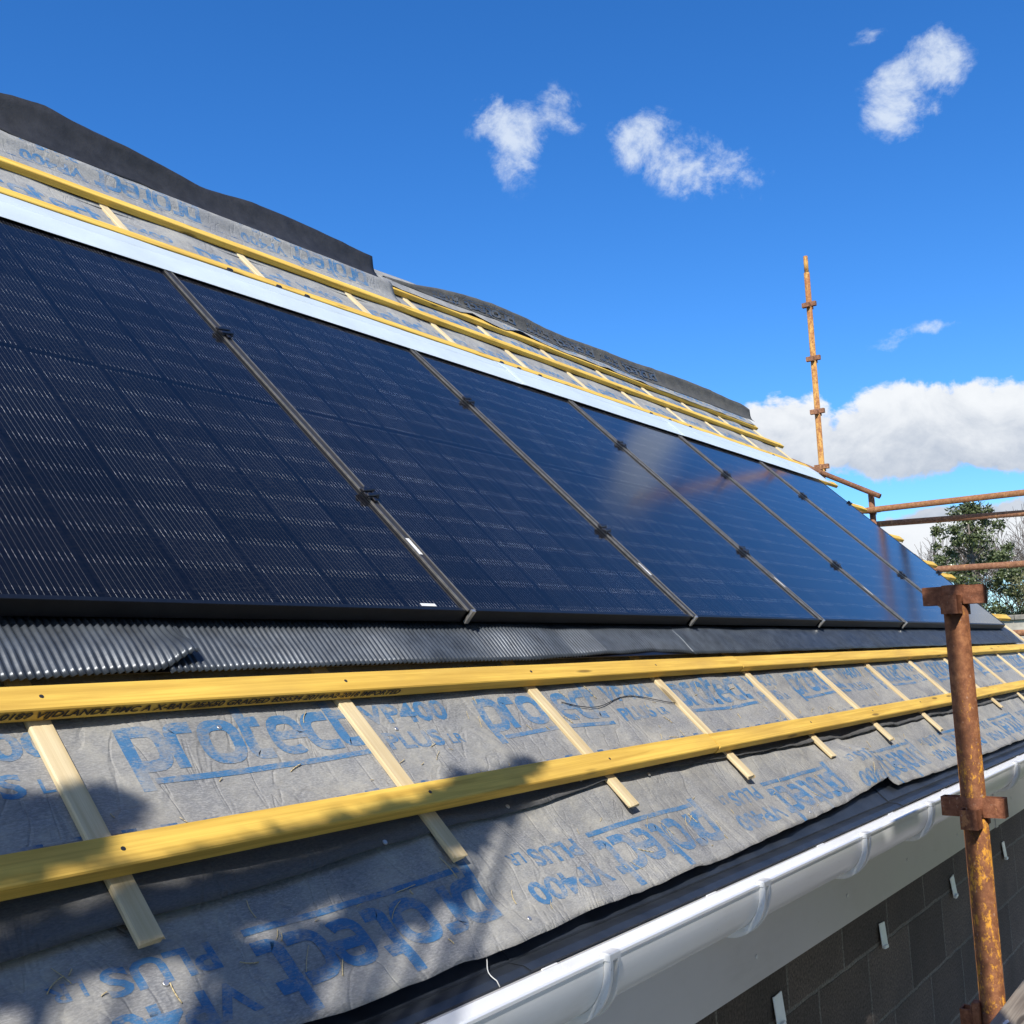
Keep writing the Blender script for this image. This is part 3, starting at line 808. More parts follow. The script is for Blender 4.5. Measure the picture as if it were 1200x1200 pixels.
o = curve_tube('cord', pts, .0011, M['cord']); roofed(o); tag(o, 'thin dark cord lying on the felt between two pale battens', 'cord')

gut = empty('gutter', (0, 0, 0), label='white half-round plastic gutter with clips along the eave', cat='gutter')
def gut_prof(r_off=0.0, a0=-8, a1=188, n=22, cy=-.5655, cz=-.597, rx=.0555, rz=.078):
    return [(cy - (rx + r_off) * math.cos(R(a)), cz - (rz + r_off) * math.sin(R(a))) for a in [a0 + (a1 - a0) * i / n for i in range(n + 1)]]
def extrude_x(name, prof, us_, mat, parent, wob=0, closed=True):
    vs = []; fs = []; m = len(prof)
    for u in us_:
        for (y, z) in prof: vs.append((u, y + wob * ns(u * 1.3, 2), z + wob * ns(u * 1.1, 7)))
    for i in range(len(us_) - 1):
        for j in range(m if closed else m - 1):
            a = i * m + j; b = i * m + (j + 1) % m; fs.append((a, a + m, b + m, b))
    if closed: fs.append(tuple(range(m))); fs.append(tuple(range((len(us_) - 1) * m, len(us_) * m))[::-1])
    return from_py(name, vs, fs, mat, parent, False)
outer = gut_prof(0, 0, 166); inner = gut_prof(-.0022, 0, 166)[::-1]
rim = [(-.6245, -.588), (-.6255, -.584), (-.6205, -.5825), (-.6165, -.586), (-.6188, -.5968)]
prof = [(-.6210, -.597)] + outer[1:] + inner[:-1] + [(-.6165, -.596), (-.6165, -.5855), (-.6200, -.5820), (-.6250, -.5835), (-.6250, -.588), (-.6215, -.5905)]
og = extrude_x('gutter_channel', prof, frange(-2.3, 6.2, .15), M['pvc'], gut, .0015)
for p in og.data.polygons: p.use_smooth = True
me_ = og.modifiers.new('es', 'EDGE_SPLIT'); me_.split_angle = R(35)
def bracket(x, w=.0075, n=2, gap=.024):
    for k in range(n):
        xc = x + (k - (n - 1) / 2) * gap
        o1 = gut_prof(.0135, -6, 132); i1 = gut_prof(.0006, -6, 132)[::-1]
        pr = o1 + i1
        vs = []; fs = []; m = len(pr)
        for s, uu in enumerate((xc - w / 2, xc + w / 2)):
            for j, (y, z) in enumerate(pr):
                a = j if j < len(o1) else m - 1 - j
                vs.append((uu + .05 * (a / len(o1)) ** 2 * (-1 if k == 0 else -.55), y, z))
        for j in range(m): b_ = (j + 1) % m; fs.append((j, j + m, b_ + m, b_))
        fs.append(tuple(range(m))[::-1]); fs.append(tuple(range(m, 2 * m)))
        from_py('bracket_rib', vs, fs, M['bracketwhite'], br_)
    bm = bmesh.new(); box(bm, x - gap * .75, x + gap * .75, -.634, -.615, -.590, -.577, .002); from_bm('bracket_clip', bm, M['bracketwhite'], br_)
for x in (-1.06, -.455, .143, .777, 1.37, 1.97, 2.575, 3.2, 3.8, 4.4, 5.0, 5.6):
    bm = bmesh.new(); box(bm, x - .022, x + .022, -.5085, -.5048, -.700, -.615, .001)
    br_ = from_bm('bracket', bm, M['bracketwhite'], gut)
    bracket(x, n=3 if abs(x - 2.575) < .01 else 2)
fas = empty('fascia_board', (0, 0, 0), label='plain white plastic fascia board behind and below the gutter', cat='fascia')
fa = extrude_x('board_face', [(-.505, -.845), (-.505, -.618), (-.486, -.618), (-.486, -.845)], frange(-2.3, 2.695, .4), M['pvcf'], fas, .001)
fb = extrude_x('board_face', [(-.505, -.845), (-.505, -.618), (-.486, -.618), (-.486, -.845)], frange(2.70, 6.25, .4), M['pvcf'], fas, .001)
bm = bmesh.new(); box(bm, 2.678, 2.715, -.5078, -.5052, -.848, -.618, .0008); from_bm('joint_trim', bm, M['pvcf'], fas)
for x in (-.25, .35, .95, 1.5, 2.1, 3.0):
    bm = bmesh.new(); tube(bm, (x, -.5072, -.79 + .02 * math.sin(x * 9)), (x, -.505, -.79 + .02 * math.sin(x * 9)), .005, seg=10); from_bm('nail_cap', bm, M['bracketwhite'], fas)

# ------------------------------------------------------------------ house body
house = empty('house', (0, 0, -3.2), label='dark concrete block house wall in shadow under the white fascia', cat='house')
def hpart(name, bm, mat):
    o = from_bm(name, bm, mat, house); o.location = (0, 0, 3.2); return o
bm = bmesh.new(); box(bm, -2.6, 6.07, -.30, -.08, -3.2, -.70); hpart('block_wall', bm, M['blocks'])
bm = bmesh.new(); box(bm, -2.6, 6.15, -.4855, -.3005, -.846, -.836); hpart('soffit', bm, M['pvcf'])
bm = bmesh.new()
Vb = [W(0, -.70, -.15), W(0, 2.78, -.15)]
yr, zr = Vb[1].y, Vb[1].z
pts_ = [(-.30, -3.2), (2 * yr + .30, -3.2), (2 * yr + .30, -.70), (yr, zr - .02), (-.29, -.70)]
va = [bm.verts.new((6.28, y, z)) for y, z in pts_]; vb = [bm.verts.new((6.08, y, z)) for y, z in pts_]
bm.faces.new(va); bm.faces.new(vb[::-1])
for i in range(5): bm.faces.new((va[i], vb[i], vb[(i + 1) % 5], va[(i + 1) % 5]))
bmesh.ops.recalc_face_normals(bm, faces=bm.faces); hpart('gable_wall', bm, M['render'])
bm = bmesh.new()
q = [W(-2.3, -.66, -.125), W(6.33, -.66, -.125), W(6.33, 2.80, -.125), W(-2.3, 2.80, -.125)]; q2 = [W(-2.3, -.66, -.14), W(6.33, -.66, -.14), W(6.33, 2.80, -.14), W(-2.3, 2.80, -.14)]
A = [bm.verts.new(p) for p in q]; B = [bm.verts.new(p) for p in q2]
bm.faces.new(A); bm.faces.new(B[::-1])
for i in range(4): bm.faces.new((A[i], B[i], B[(i + 1) % 4], A[(i + 1) % 4]))
bmesh.ops.recalc_face_normals(bm, faces=bm.faces); hpart('roof_deck', bm, M['plank'])
bm = bmesh.new(); top = W(0, 2.80, -.11)
far = [(-2.3, top.y, top.z), (6.25, top.y, top.z), (6.25, 2 * top.y + .5, -.6), (-2.3, 2 * top.y + .5, -.6)]
A = [bm.verts.new(p) for p in far]; B = [bm.verts.new((p[0], p[1], p[2] - .03)) for p in far]
bm.faces.new(A); bm.faces.new(B[::-1])
for i in range(4): bm.faces.new((A[i], B[i], B[(i + 1) % 4], A[(i + 1) % 4]))
bmesh.ops.recalc_face_normals(bm, faces=bm.faces); hpart('far_roof_slope', bm, M['fleece_under'])
for x, z, tl in ((.909, -1.045, 0), (1.819, -1.05, .1), (2.736, -1.062, -.06), (3.686, -1.07, .05), (4.62, -1.08, 0)):
    bm = bmesh.new(); box(bm, -.034, .034, -.004, 0, -.078, .0, .0008)
    o = from_bm('wall_tie', bm, M['pvc'], house); o.location = (x, -.3015, z + 3.2); o.rotation_euler = (R(-6), tl, R(4))
    bm = bmesh.new(); box(bm, -.034, .010, -.012, -.0045, -.080, -.070, .0008); from_bm('tie_foot', bm, M['pvc'], o)

# ------------------------------------------------------------------ scaffold
GS = 'scaffold around the house'
def standard(x, y, z0, z1, brs, mat, label, drop=.020, r=.0242, spigot=None, bmat=None, wedge=False):
    s = empty('scaffold_pole', (x, y, z0), label=label, cat='scaffold pole')
    bm = bmesh.new(); tube(bm, (0, 0, 0), (0, 0, z1 - z0), r, seg=28, hollow=True); from_bm('tube', bm, mat, s)
    if spigot:
        bm = bmesh.new(); tube(bm, (0, 0, z1 - z0 - .02), (0, 0, z1 - z0 + spigot), r * .78, seg=20); from_bm('spigot', bm, mat, s)
    for zb in brs:
        bm = bmesh.new(); z = zb - z0; t = .0035; hh = .019
        # collar
        tube(bm, (0, 0, z - hh), (0, 0, z + hh), r + .0028, seg=24)
        # V pressings: four pockets at right angles
        for k, (dx, dy) in enumerate(((0, 1), (0, -1), (-1, 0), (1, 0))):
            dz = 0 if k < 2 else -drop
            R0, R1, hw = .020, .059 if k < 2 else .054, .016
            P = lambda a, b_, c: Vector((dx * a - dy * b_, dy * a + dx * b_, z + dz + c))
            def plate(a0, b0, a1, b1):
                d = Vector((a1 - a0, b1 - b0)).normalized(); nx, ny = -d.y * t / 2, d.x * t / 2
                c = [(a0 + nx, b0 + ny), (a1 + nx, b1 + ny), (a1 - nx, b1 - ny), (a0 - nx, b0 - ny)]
                lo = [bm.verts.new(P(a, b_, -hh)) for a, b_ in c]; hi = [bm.verts.new(P(a, b_, hh)) for a, b_ in c]
                bm.faces.new(lo[::-1]); bm.faces.new(hi)
                for i in range(4): bm.faces.new((lo[i], lo[(i + 1) % 4], hi[(i + 1) % 4], hi[i]))
            plate(R0, hw, R1, hw * .92); plate(R0, -hw, R1, -hw * .92); plate(R1 - .0005, hw * .92 + t * .4, R1 - .0005, -hw * .92 - t * .4)
        bmesh.ops.recalc_face_normals(bm, faces=bm.faces)
        from_bm('v_bracket', bm, bmat or M['rust_bracket'], s)
    if wedge:
        bm = bmesh.new(); tube(bm, (-.012, .022, .33), (-.016, .030, .42), .010, seg=8); box(bm, -.030, -.006, .018, .034, .385, .43, .002); from_bm('wedge_clip', bm, M['rust_bracket'], s)
    return s
sp = standard(.386, -.985, -1.25, .0035, [-.0175, -.4455, -.858], M['rust'], 'thick rusty scaffold pole in the foreground with flaking orange paint and T-shaped brackets', wedge=True)
tag(sp, group='scaffold poles')
s2 = standard(6.652, 1.487, -3.2, 3.10, [2.817, 2.34, 1.877, 1.400, .92], M['rust_pole'], 'tall slim orange scaffold pole rising against the clouds beyond the roof', spigot=.15, bmat=M['rust_tube'], drop=.012)
tag(s2, group='scaffold poles')
s3 = standard(6.66, 1.10, -3.2, 1.13, [.985], M['rust_tube'], 'short dark scaffold post under the sloping rail at the verge', drop=.01)
tag(s3, group='scaffold poles')
def rail(a, b, mat, label, r=.0242):
    a, b = Vector(a), Vector(b); bm = bmesh.new(); tube(bm, (0, 0, 0), b - a, r, seg=20, hollow=True)
    o = from_bm('scaffold_tube', bm, mat); o.location = a; tag(o, label, 'scaffold tube', 'scaffold tubes beyond the verge')
rail((6.60, 1.20, .983), (6.60, -1.6, .988), M['rust_rail'], 'upper orange handrail tube running off to the right beyond the verge')
rail((6.72, 1.12, .878), (6.72, -1.6, .80), M['rust_tube'], 'second brownish handrail tube just under the upper orange one')
rail((6.60, 1.05, .470), (6.60, -1.6, .435), M['rust_tube'], 'single brown handrail tube crossing the evergreen tree low down')
rail((6.60, .60, -.050), (6.60, -1.6, -.053), M['rust_tube'], 'lowest brown tube at the right edge in front of the beige wall')
rail((6.60, 2.02, 1.640), (6.60, 1.01, 1.085), M['rust_tube'], 'sloping pale-topped rail end above the short scaffold post', r=.021)
# boarding beside the near pole
pl = timber('scaffold_board', 3.4, .225, .038, M['plank'], seed=50); pl.location = (.16, -1.245, -.842); tag(pl, 'weathered scaffold board with flaking white paint in the bottom right corner', 'scaffold board')
bm = bmesh.new(); random.seed(11)
for k in range(34):
    x = random.uniform(.02, 1.2); y = random.uniform(.10, .222); n_ = 9; rr = random.uniform(.006, .022)
    bm.faces.new([bm.verts.new((x + rr * 2.2 * math.cos(2 * math.pi * i / n_) * random.uniform(.6, 1.2), min(.2235, y + rr * .7 * math.sin(2 * math.pi * i / n_) * random.uniform(.5, 1.3)), .0402)) for i in range(n_)])
from_bm('paint_flakes', bm, M['sticker'], pl)

for gx, gl, lab in ((-4.2, 3.11, 'tall dark sheeted scaffold guard behind the viewpoint, out of the photo'), (-.87, 5.2, 'tall dark sheeted guard beside the walkway, unseen and added to shade the wall')):
    gd = empty('added_shade_guard', (gx, -1.66, -.80), label=lab, cat='shade guard', group='sheeted guards added for shade')
    bm = bmesh.new()  # unseen guards added to shade the wall, gap shaped to keep the pole sunlit
    if gx < -2: box(bm, 0, gl, -.004, .004, .0, 2.33); box(bm, gl + .001, gl + .218, -.004, .004, 2.20, 2.44)
    else: box(bm, 0, gl, -.004, .004, 1.36, 2.33); box(bm, .45, gl, -.004, .004, .0, 1.359)
    from_bm('guard_sheet', bm, M['fleece_under'], gd)
    bm = bmesh.new(); tube(bm, (0, .03, 2.29), (gl, .03, 2.29), .022); from_bm('top_rail', bm, M['rust_tube'], gd)
    for x in (.05, gl - .05):
        bm = bmesh.new(); tube(bm, (x, -.04, -2.4 if gx < -2 or x > 1 else 1.36), (x, -.04, 2.33), .024); from_bm('post', bm, M['rust_tube'], gd)
# ------------------------------------------------------------------ straw litter and clout nails
random.seed(5)
bm = bmesh.new()
def straw(u, v, hf, L, a):
    n_ = 4; pts = []; cv = random.uniform(-.4, .4)
    for i in range(n_ + 1):
        t = i / n_ - .5; x = u + L * t * math.cos(a + cv * t); y = v + L * t * math.sin(a + cv * t); pts.append(Vector((x, y, hf(x, y) + .0022 + .002 * t)))
    w = random.uniform(.0005, .0010)
    for A, B in zip(pts, pts[1:]): tube(bm, A, B, w, seg=4)
for k in range(150):
    u = random.uniform(-1.25, 2.6) ** 1.0; 
    if random.random() < .6: v = random.uniform(-.70, -.54); hf = h_low
    else: v = random.uniform(-.41, -.2); hf = h_up
    straw(u, v, hf, random.choice((.008, .012, .018, .03, .045)), random.uniform(0, 3.14))
o = from_bm('straw_litter', bm, M['straw']); roofed(o); tag(o, 'loose straw and wood splinters scattered over the felt', 'litter', kind='stuff')
bm = bmesh.new()
for (u, v, hf) in ((-.62, -.50, h_up), (-.26, -.482, h_up), (.02, -.46, h_up), (-.42, -.705, h_low), (-.40, -.26, h_up), (-.80, -.22, h_up), (.3, -.48, h_up), (.9, -.70, h_low), (-1.1, -.62, h_low)):
    n = hf(u, v); tube(bm, (u, v, n), (u, v, n + .0022), .0052, .004, seg=10)
o = from_bm('clout_nails', bm, M['bare']); roofed(o); tag(o, 'bright flat nail heads dotted over the felt', 'nails', kind='stuff')

# ------------------------------------------------------------------ trees
def leaf_cloud(bm, clumps, per, size, rnd):
    for (c, r, dens) in clumps:
        c = Vector(c)
        for _ in range(int(per * dens)):
            d = Vector((rnd.gauss(0, 1), rnd.gauss(0, 1), rnd.gauss(0, 1))).normalized()
            p = c + d * r * (rnd.random() ** .45) * (1 + .25 * ns(d.x * 3 + c.x, d.y * 3 + c.y, d.z * 3))
            a = Vector((rnd.gauss(0, 1), rnd.gauss(0, 1), rnd.gauss(0, .7))).normalized(); n = (d + Vector((rnd.gauss(0, .6), rnd.gauss(0, .6), rnd.gauss(.4, .5)))).normalized()
            s = a.cross(n)
            if s.length < .1: continue
            s.normalize(); L = size * rnd.uniform(.6, 1.3); w = L * .27
            v = [bm.verts.new(q) for q in (p, p + a * L * .5 + s * w - n * w * .3, p + a * L, p + a * L * .5 - s * w - n * w * .3, p + a * L * .5 + n * w * .2)]
            bm.faces.new((v[0], v[1], v[4])); bm.faces.new((v[1], v[2], v[4])); bm.faces.new((v[2], v[3], v[4])); bm.faces.new((v[3], v[0], v[4]))
def branchy(bm, a, d, L, r, depth, rnd, tips=None, spread=.5, minr=.004, kids=3):
    a = Vector(a); d = d.normalized(); n = 3; p = a
    for i in range(n):
        d = (d + Vector((rnd.gauss(0, .10), rnd.gauss(0, .10), rnd.gauss(.03, .06)))).normalized()
        q = p + d * L / n; r2 = max(minr, r * (1 - .17)); tube(bm, p, q, r, r2, seg=5 if r > .03 else 3, cap=False); p = q; r = r2
        if depth > 0 and i > 0:
            for _ in range(1):
                dd = (d + Vector((rnd.gauss(0, spread), rnd.gauss(0, spread), rnd.gauss(.1, spread * .6)))).normalized()
                branchy(bm, p, dd, L * rnd.uniform(.5, .75), r * .6, depth - 1, rnd, tips, spread, minr, kids)
    if tips is not None: tips.append(p.copy())
    if depth > 0:
        for _ in range(kids - 1):
            dd = (d + Vector((rnd.gauss(0, spread), rnd.gauss(0, spread), rnd.gauss(.12, spread * .6)))).normalized()
            branchy(bm, p, dd, L * rnd.uniform(.6, .85), r * .7, depth - 1, rnd, tips, spread, minr, kids)
def rt(cx, cy, right, z, deep=0):    # offset across the line of sight
    return (cx + .593 * right + .8 * deep, cy - .804 * right + .58 * deep, z)
rnd = random.Random(3)
hol = empty('evergreen_tree', (24.4, 4.3, -3.2), label='dense dark green holly-like evergreen tree beyond the verge', cat='tree')
cx, cy = 24.5, 4.35
cl = []
prof_h = [(3.05, .12, .1), (2.8, .35, .05), (2.45, .62, .0), (2.1, .85, -.03), (1.7, .98, .0), (1.3, 1.1, .1), (.9, 1.15, .1), (.5, 1.15, .2), (.1, 1.2, .25), (-.4, 1.25, .25), (-1.1, 1.25, .25)]
for z, w, off in prof_h:
    for k in range(3 + int(w * 14)):
        cl.append((rt(cx, cy, off + rnd.uniform(-w, w) * 1.08, z + rnd.uniform(-.25, .25), rnd.uniform(-w, w)), rnd.uniform(.08, .26), rnd.uniform(.3, .9)))
bm = bmesh.new(); leaf_cloud(bm, cl, 250, .085, rnd)
for v in bm.verts: v.co -= Vector((24.4, 4.3, -3.2))
from_bm('crown', bm, M['holly'], hol)
bm = bmesh.new(); tube(bm, (0, 0, 0), (.05, 0, 3.2), .16, .10, seg=10); tube(bm, (.05, 0, 3.2), (0, .05, 5.9), .10, .015, seg=8)
for k in range(26):
    z = rnd.uniform(2.5, 5.6); a = rnd.uniform(0, 6.28); L = 1.3 * (1 - (z - 2.5) / 4.2)
    branchy(bm, (.02, .02, z), Vector((math.cos(a), math.sin(a), .7)), L * .7, .03, 1, rnd, minr=.008)
from_bm('trunk', bm, M['bark'], hol)
def bush(loc, items, per, size, mat, label, name='hedge_shrub', group=None):
    r = empty(name, loc, label=label, cat='shrub', group=group); bm = bmesh.new(); leaf_cloud(bm, items, per * 2, size, rnd)
    for v in bm.verts: v.co -= Vector(loc)
    from_bm('foliage', bm, mat, r)
    bm = bmesh.new()
    for k in range(7): branchy(bm, (rnd.uniform(-.3, .3), rnd.uniform(-.3, .3), 0), Vector((rnd.gauss(0, .25), rnd.gauss(0, .25), 1)), 1.5, .035, 2, rnd, spread=.4, minr=.006)
    from_bm('stems', bm, M['twig'], r)
its = []
for k in range(70):
    z = rnd.uniform(-1.0, 1.35); its.append((rt(24.0, 2.4, rnd.uniform(-.9, 1.4), z, rnd.uniform(-.5, .5)), rnd.uniform(.15, .32), rnd.uniform(.3, 1.0)))
bush((24.0, 2.4, -3.2), its, 90, .08, M['ivy'], 'brownish olive shrub to the right of the dark evergreen tree')
its = []
for k in range(40):
    z = rnd.uniform(-1.0, .75); its.append((rt(23.2, 5.9, rnd.uniform(-1.0, .8), z, rnd.uniform(-.4, .4)), rnd.uniform(.15, .3), rnd.uniform(.4, 1.0)))
bush((23.2, 5.9, -3.2), its, 80, .08, M['ivy'], 'low olive shrub just left of the evergreen tree, by the verge')
def bare(loc, H, depth, label, seed, spread=.42):
    rr = random.Random(seed); r = empty('bare_tree', loc, label=label, cat='tree', group='leafless trees behind the verge')
    bm = bmesh.new(); tube(bm, (0, 0, 0), (.05, .03, H * .42), .13, .09, seg=8); from_bm('trunk', bm, M['twig'], r)
    bm = bmesh.new()
    for k in range(5):
        branchy(bm, (.05, .03, H * .40), Vector((rr.gauss(0, .35), rr.gauss(0, .35), 1)), H * .21, .05, depth, rr, spread=spread, minr=.0055)
    from_bm('crown', bm, M['twig'], r)
bare((28.9, 7.0, -3.2), 6.4, 4, 'leafless grey tree showing between the roof verge and the evergreen tree', 1)
bare((29.2, 8.3, -3.2), 6.2, 4, 'leafless tree furthest left, its twigs just above the verge', 2)
bare((28.6, 3.9, -3.2), 6.7, 4, 'leafless tree at the right edge of the photo behind the olive shrub', 5)
bare((30.5, 4.9, -3.2), 6.3, 4, 'leafless tree mostly hidden straight behind the evergreen', 8)

# unseen tree added, its leaf clumps placed to shade the lower left roof
SUN = Vector((-.67, -.33, .70)).normalized()
DIST = 2.7
spots = [(-1.28, -0.31, 0.0506), (-1.18, -0.36, 0.046), (-1.25, -0.42, 0.0506), (-1.1, -0.37, 0.0258), (-1.05, -0.348, 0.0202), (-1.13, -0.43, 0.0276), (-1.36, -0.545, 0.024), (-1.316, -0.538, 0.024), (-1.272, -0.547, 0.024), (-1.229, -0.54, 0.024), (-1.185, -0.533, 0.024), (-1.141, -0.542, 0.024), (-1.097, -0.535, 0.024), (-1.053, -0.528, 0.024), (-1.01, -0.537, 0.024), (-0.966, -0.53, 0.024), (-0.922, -0.523, 0.024), (-0.878, -0.532, 0.024), (-0.834, -0.525, 0.024), (-0.79, -0.518, 0.024), (-0.747, -0.527, 0.024), (-0.703, -0.519, 0.024), (-0.659, -0.513, 0.024), (-0.615, -0.522, 0.024), (-0.571, -0.514, 0.024), (-0.528, -0.508, 0.024), (-0.484, -0.517, 0.024), (-0.44, -0.509, 0.024), (-0.39, -0.495, 0.0276), (-0.33, -0.475, 0.0258), (-0.27, -0.46, 0.0276), (-0.21, -0.445, 0.0258), (-0.15, -0.425, 0.0221), (-0.1, -0.405, 0.0166), (-0.31, -0.415, 0.0147), (-0.25, -0.42, 0.0166), (-1.003, -0.6, 0.016), (-0.973, -0.625, 0.0192), (-0.93, -0.643, 0.0208), (-0.87, -0.634, 0.0176), (-0.83, -0.63, 0.0144), (-0.787, -0.625, 0.016), (-0.745, -0.617, 0.016), (-0.709, -0.611, 0.0176), (-0.67, -0.605, 0.016), (-0.636, -0.6, 0.0176), (-0.58, -0.592, 0.0176), (-0.523, -0.585, 0.0192), (-0.963, -0.695, 0.0192), (-0.985, -0.668, 0.0192), (-0.955, -0.66, 0.016), (-1.035, -0.7, 0.0176)]
tb = empty('added_shade_tree', (-5.2, -2.6, -3.2), label='unseen leafy tree added behind the viewpoint to shade the lower left felt', cat='tree')
bm = bmesh.new(); bt = bmesh.new(); base = Vector((-5.2, -2.6, -3.2)); hub = Vector((-4.4, -2.3, 1.3)) - base
tube(bt, (0, 0, 0), hub, .14, .07, seg=10)
for i, (u, v, r) in enumerate(spots):
    c = W(u, v, -.095) + SUN * (DIST + .35 * ns(i * 1.7, 3)); rr = random.Random(i)
    leaf_cloud(bm, [(c, r * .95, 1.15)], 1000 * (r / .05) ** 1.3, .036, rr)
    if i % 3 == 0:
        q = c - base; mid = (hub + q) / 2 + Vector((0, 0, .12)); tube(bt, hub, mid, .022, .012, seg=6); tube(bt, mid, q, .012, .005, seg=5)
for v in bm.verts: v.co -= base
from_bm('foliage', bm, M['shade_leaf'], tb); from_bm('trunk', bt, M['bark'], tb)

# ------------------------------------------------------------------ outbuilding, ground
ob = empty('outbuilding', (20.0, 1.0, -3.2), label='low beige rendered wall top behind the lowest tube at the right edge', cat='wall')
bm = bmesh.new(); box(bm, -.12, .12, -7, 2.9, 0, 3.50); from_bm('rendered_wall', bm, M['render'], ob)
bm = bmesh.new()
for k in range(16): box(bm, -.18, .18, -7 + k * .62, -7 + k * .62 + .612, 3.502, 3.60, .01)
from_bm('coping', bm, M['coping'], ob)
bm = bmesh.new(); bmesh.ops.create_grid(bm, x_segments=40, y_segments=40, size=2500)
for v in bm.verts: v.co.z = -3.2
o = from_bm('ground', bm, M['grass']); tag(o, kind='structure')
bm = bmesh.new(); box(bm, -9, 10, -6, 8, -3.21, -3.196); o = from_bm('yard', bm, M['concrete']); tag(o, kind='structure')

# ------------------------------------------------------------------ camera
cam = bpy.data.cameras.new('camera'); co = bpy.data.objects.new('camera', cam); COL.objects.link(co)
r_ = Vector((.5934, -.80412, -.03556)); dn = Vector((.09153, .11131, -.98956)); fw = Vector((.79969, .58395, .13966))
m4 = Matrix(((r_.x, -dn.x, -fw.x, -1.93554), (r_.y, -dn.y, -fw.y, -1.54532), (r_.z, -dn.z, -fw.z, -.11937), (0, 0, 0, 1)))
co.matrix_world = m4
cam.sensor_width = 36; cam.sensor_fit = 'HORIZONTAL'; cam.lens = 1233.99 / 1200 * 36; cam.clip_start = .05; cam.clip_end = 6000
sc.camera = co
sc.render.resolution_x = 1024; sc.render.resolution_y = 1024

# ------------------------------------------------------------------ sun and sky
el = math.asin(SUN.z)
sl = bpy.data.lights.new('sun', 'SUN'); so = bpy.data.objects.new('sun', sl); COL.objects.link(so)
sl.energy = 4.3; sl.angle = R(.53); sl.color = (1, .955, .88)
so.rotation_euler = (-SUN).to_track_quat('-Z', 'Y').to_euler()
w = bpy.data.worlds.new('World'); sc.world = w; w.use_nodes = True
nt = w.node_tree; g = G(nt)
bg = nt.nodes['Background']; outp = nt.nodes['World Output']
sky = g.n('ShaderNodeTexSky'); sky.sky_type = 'NISHITA'; sky.sun_disc = False
sky.sun_elevation = el; sky.sun_rotation = math.atan2(SUN.x, SUN.y) % (2 * math.pi)
sky.air_density = 1.0; sky.dust_density = .25; sky.ozone_density = 3.0; sky.altitude = 200
hs = g.n('ShaderNodeHueSaturation'); hs.inputs['Saturation'].default_value = 1.28; hs.inputs['Value'].default_value = 1.0
g.l(sky.outputs[0], hs.inputs['Color']); g.l(g.mix(1.0, hs.outputs[0], (.70, .96, 1.24), 'MULTIPLY'), bg.inputs['Color']); bg.inputs['Strength'].default_value = .122
# clouds: elliptical masses at given bearings, broken up by noise
tc = g.n('ShaderNodeTexCoord'); nrm = g.n('ShaderNodeVectorMath', operation='NORMALIZE'); g.l(tc.outputs['Generated'], nrm.inputs[0])
sp_ = g.n('ShaderNodeSeparateXYZ'); g.l(nrm.outputs[0], sp_.inputs[0])
az = g.math('MULTIPLY', g.math('ARCTAN2', sp_.outputs[1], sp_.outputs[0]), 57.2958)
ele = g.math('MULTIPLY', g.math('ARCSINE', sp_.outputs[2]), 57.2958)
def blob(a, e, ra, re, rot=0, amp=1.0):
    da = g.math('SUBTRACT', az, a); de = g.math('SUBTRACT', ele, e); cr, sr = math.cos(R(rot)), math.sin(R(rot))
    x = g.math('ADD', g.math('MULTIPLY', da, cr / ra), g.math('MULTIPLY', de, sr / ra))
    y = g.math('ADD', g.math('MULTIPLY', da, -sr / re), g.math('MULTIPLY', de, cr / re))
    d = g.math('ADD', g.math('MULTIPLY', x, x), g.math('MULTIPLY', y, y))
    return g.math('MULTIPLY', g.math('SUBTRACT', 1, d), amp)
def vmax(lst):
    r = lst[0]
    for x in lst[1:]: r = g.math('MAXIMUM', r, x)
    return r
nmap = g.n('ShaderNodeMapping'); nmap.inputs['Scale'].default_value = (1, 1, 1.25); g.l(nrm.outputs[0], nmap.inputs[0])
n1 = g.noise(nmap.outputs[0], 13, 9, .62, .35); n2 = g.noise(nmap.outputs[0], 42, 7, .6, .3)
def blur(lst): return vmax(lst)
small = vmax([blob(34.9, 27.5, 1.6, 2.4, 22, .95), blob(33.0, 29.0, 1.9, 1.0, 30, .9), blob(36.3, 28.5, 1.6, 1.2, 0, .9), blob(27.6, 26.9, 2.6, 1.7, 30, 1.35), blob(25.2, 25.5, 3.8, 1.7, 22, 1.35), blob(22.9, 24.9, 1.8, 1.5, 0, 1.1),
              blob(13.8, 27.1, 2.3, 2.0, -38, 1.9), blob(12.2, 28.2, 1.9, 1.7, 0, 1.7), blob(15.2, 30.0, .9, .4, 0, .6), blob(15.6, 15.5, 2.0, .55, -6, 1.15), blob(13.2, 15.9, 1.3, .4, 0, 1.1),
              blob(150, 35, 14, 4, 10, .8), blob(-120, 30, 18, 5, 0, .8), blob(60, 50, 6, 2, 30, .7)])
n3 = g.noise(nmap.outputs[0], 16, 10, .66, .25)
f_s = g.math('ADD', g.math('MULTIPLY', small, .50), g.math('MULTIPLY_ADD', n3, 4.3, -2.18))
mr = g.n('ShaderNodeMapRange', interpolation_type='SMOOTHSTEP'); mr.inputs['From Min'].default_value = .0; mr.inputs['From Max'].default_value = 1.15; g.l(f_s, mr.inputs['Value'])
gate = g.n('ShaderNodeMapRange'); gate.inputs['From Min'].default_value = -1.0; gate.inputs['From Max'].default_value = .2; g.l(small, gate.inputs['Value'])
ds = g.math('MULTIPLY', g.math('MULTIPLY', mr.outputs[0], gate.outputs[0]), .82)
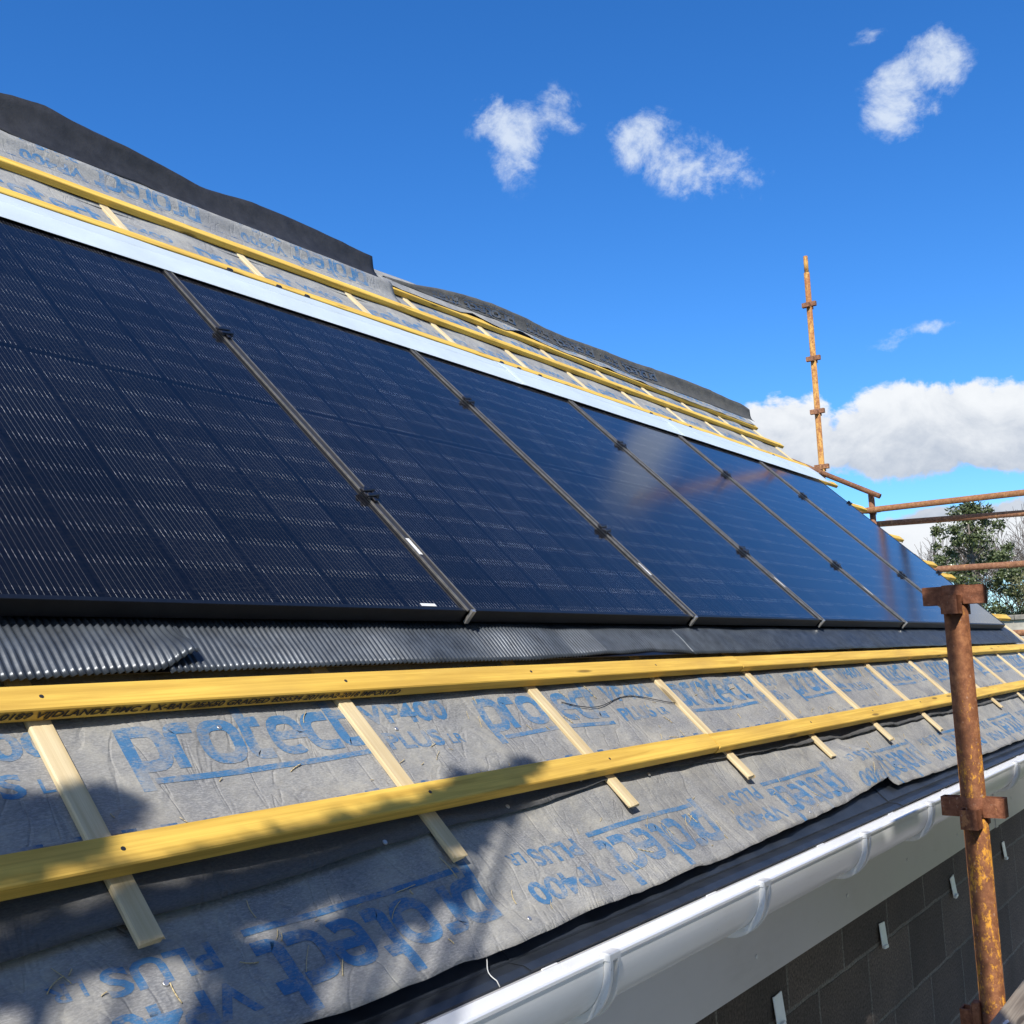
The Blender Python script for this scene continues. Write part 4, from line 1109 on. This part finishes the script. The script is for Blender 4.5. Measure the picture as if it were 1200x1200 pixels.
big = vmax([blob(21.5, 11.0, 3.6, 2.6, 0, 1), blob(14.5, 10.8, 5.5, 2.6, -3, 1.05), blob(9.5, 10.5, 5.0, 2.3, 0, 1.05), blob(3, 10.5, 6, 2.7, 0, 1), blob(-10, 11, 14, 4.5, 0, 1), blob(27, 8.5, 6, 3, 0, .9),
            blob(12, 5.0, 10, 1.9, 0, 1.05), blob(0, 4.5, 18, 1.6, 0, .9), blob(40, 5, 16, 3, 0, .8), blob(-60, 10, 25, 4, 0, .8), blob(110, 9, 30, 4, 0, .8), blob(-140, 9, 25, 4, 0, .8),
            blob(165, 42, 45, 18, 10, .9), blob(-100, 48, 40, 20, 0, .9), blob(95, 38, 26, 14, 0, .8), blob(-55, 34, 20, 12, 0, .8)])  # unseen clouds added behind and overhead for neutral fill light
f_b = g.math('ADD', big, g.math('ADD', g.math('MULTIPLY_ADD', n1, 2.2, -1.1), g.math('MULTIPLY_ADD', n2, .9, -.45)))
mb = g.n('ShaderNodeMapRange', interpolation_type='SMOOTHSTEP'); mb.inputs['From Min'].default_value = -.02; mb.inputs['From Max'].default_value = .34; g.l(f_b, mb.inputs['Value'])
# underside of the bank is greyer
und = g.n('ShaderNodeMapRange', interpolation_type='SMOOTHSTEP'); und.inputs['From Min'].default_value = 13.0; und.inputs['From Max'].default_value = 8.8
g.l(g.math('ADD', ele, g.math('MULTIPLY_ADD', n1, 9, -4.5)), und.inputs['Value'])
und2 = g.math('MULTIPLY', und.outputs[0], g.math('GREATER_THAN', ele, 6.2))
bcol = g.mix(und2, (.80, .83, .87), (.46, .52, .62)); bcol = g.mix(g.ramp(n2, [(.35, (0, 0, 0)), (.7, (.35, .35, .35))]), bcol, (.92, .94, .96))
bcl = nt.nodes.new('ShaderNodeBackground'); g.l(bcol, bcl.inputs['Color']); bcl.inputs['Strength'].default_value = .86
bsm = nt.nodes.new('ShaderNodeBackground'); bsm.inputs['Color'].default_value = (.78, .86, .96, 1); bsm.inputs['Strength'].default_value = .80
m1 = nt.nodes.new('ShaderNodeMixShader'); g.l(ds, m1.inputs[0]); g.l(bg.outputs[0], m1.inputs[1]); g.l(bsm.outputs[0], m1.inputs[2])
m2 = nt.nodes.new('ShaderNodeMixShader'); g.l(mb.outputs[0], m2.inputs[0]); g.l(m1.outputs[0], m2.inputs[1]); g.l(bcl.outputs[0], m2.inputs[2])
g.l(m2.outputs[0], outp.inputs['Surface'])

# ------------------------------------------------------------------ view
sc.render.engine = 'CYCLES'
sc.cycles.use_denoising = True
sc.cycles.max_bounces = 6
sc.view_settings.view_transform = 'Standard'; sc.view_settings.look = 'None'; sc.view_settings.exposure = .36; sc.view_settings.gamma = 1
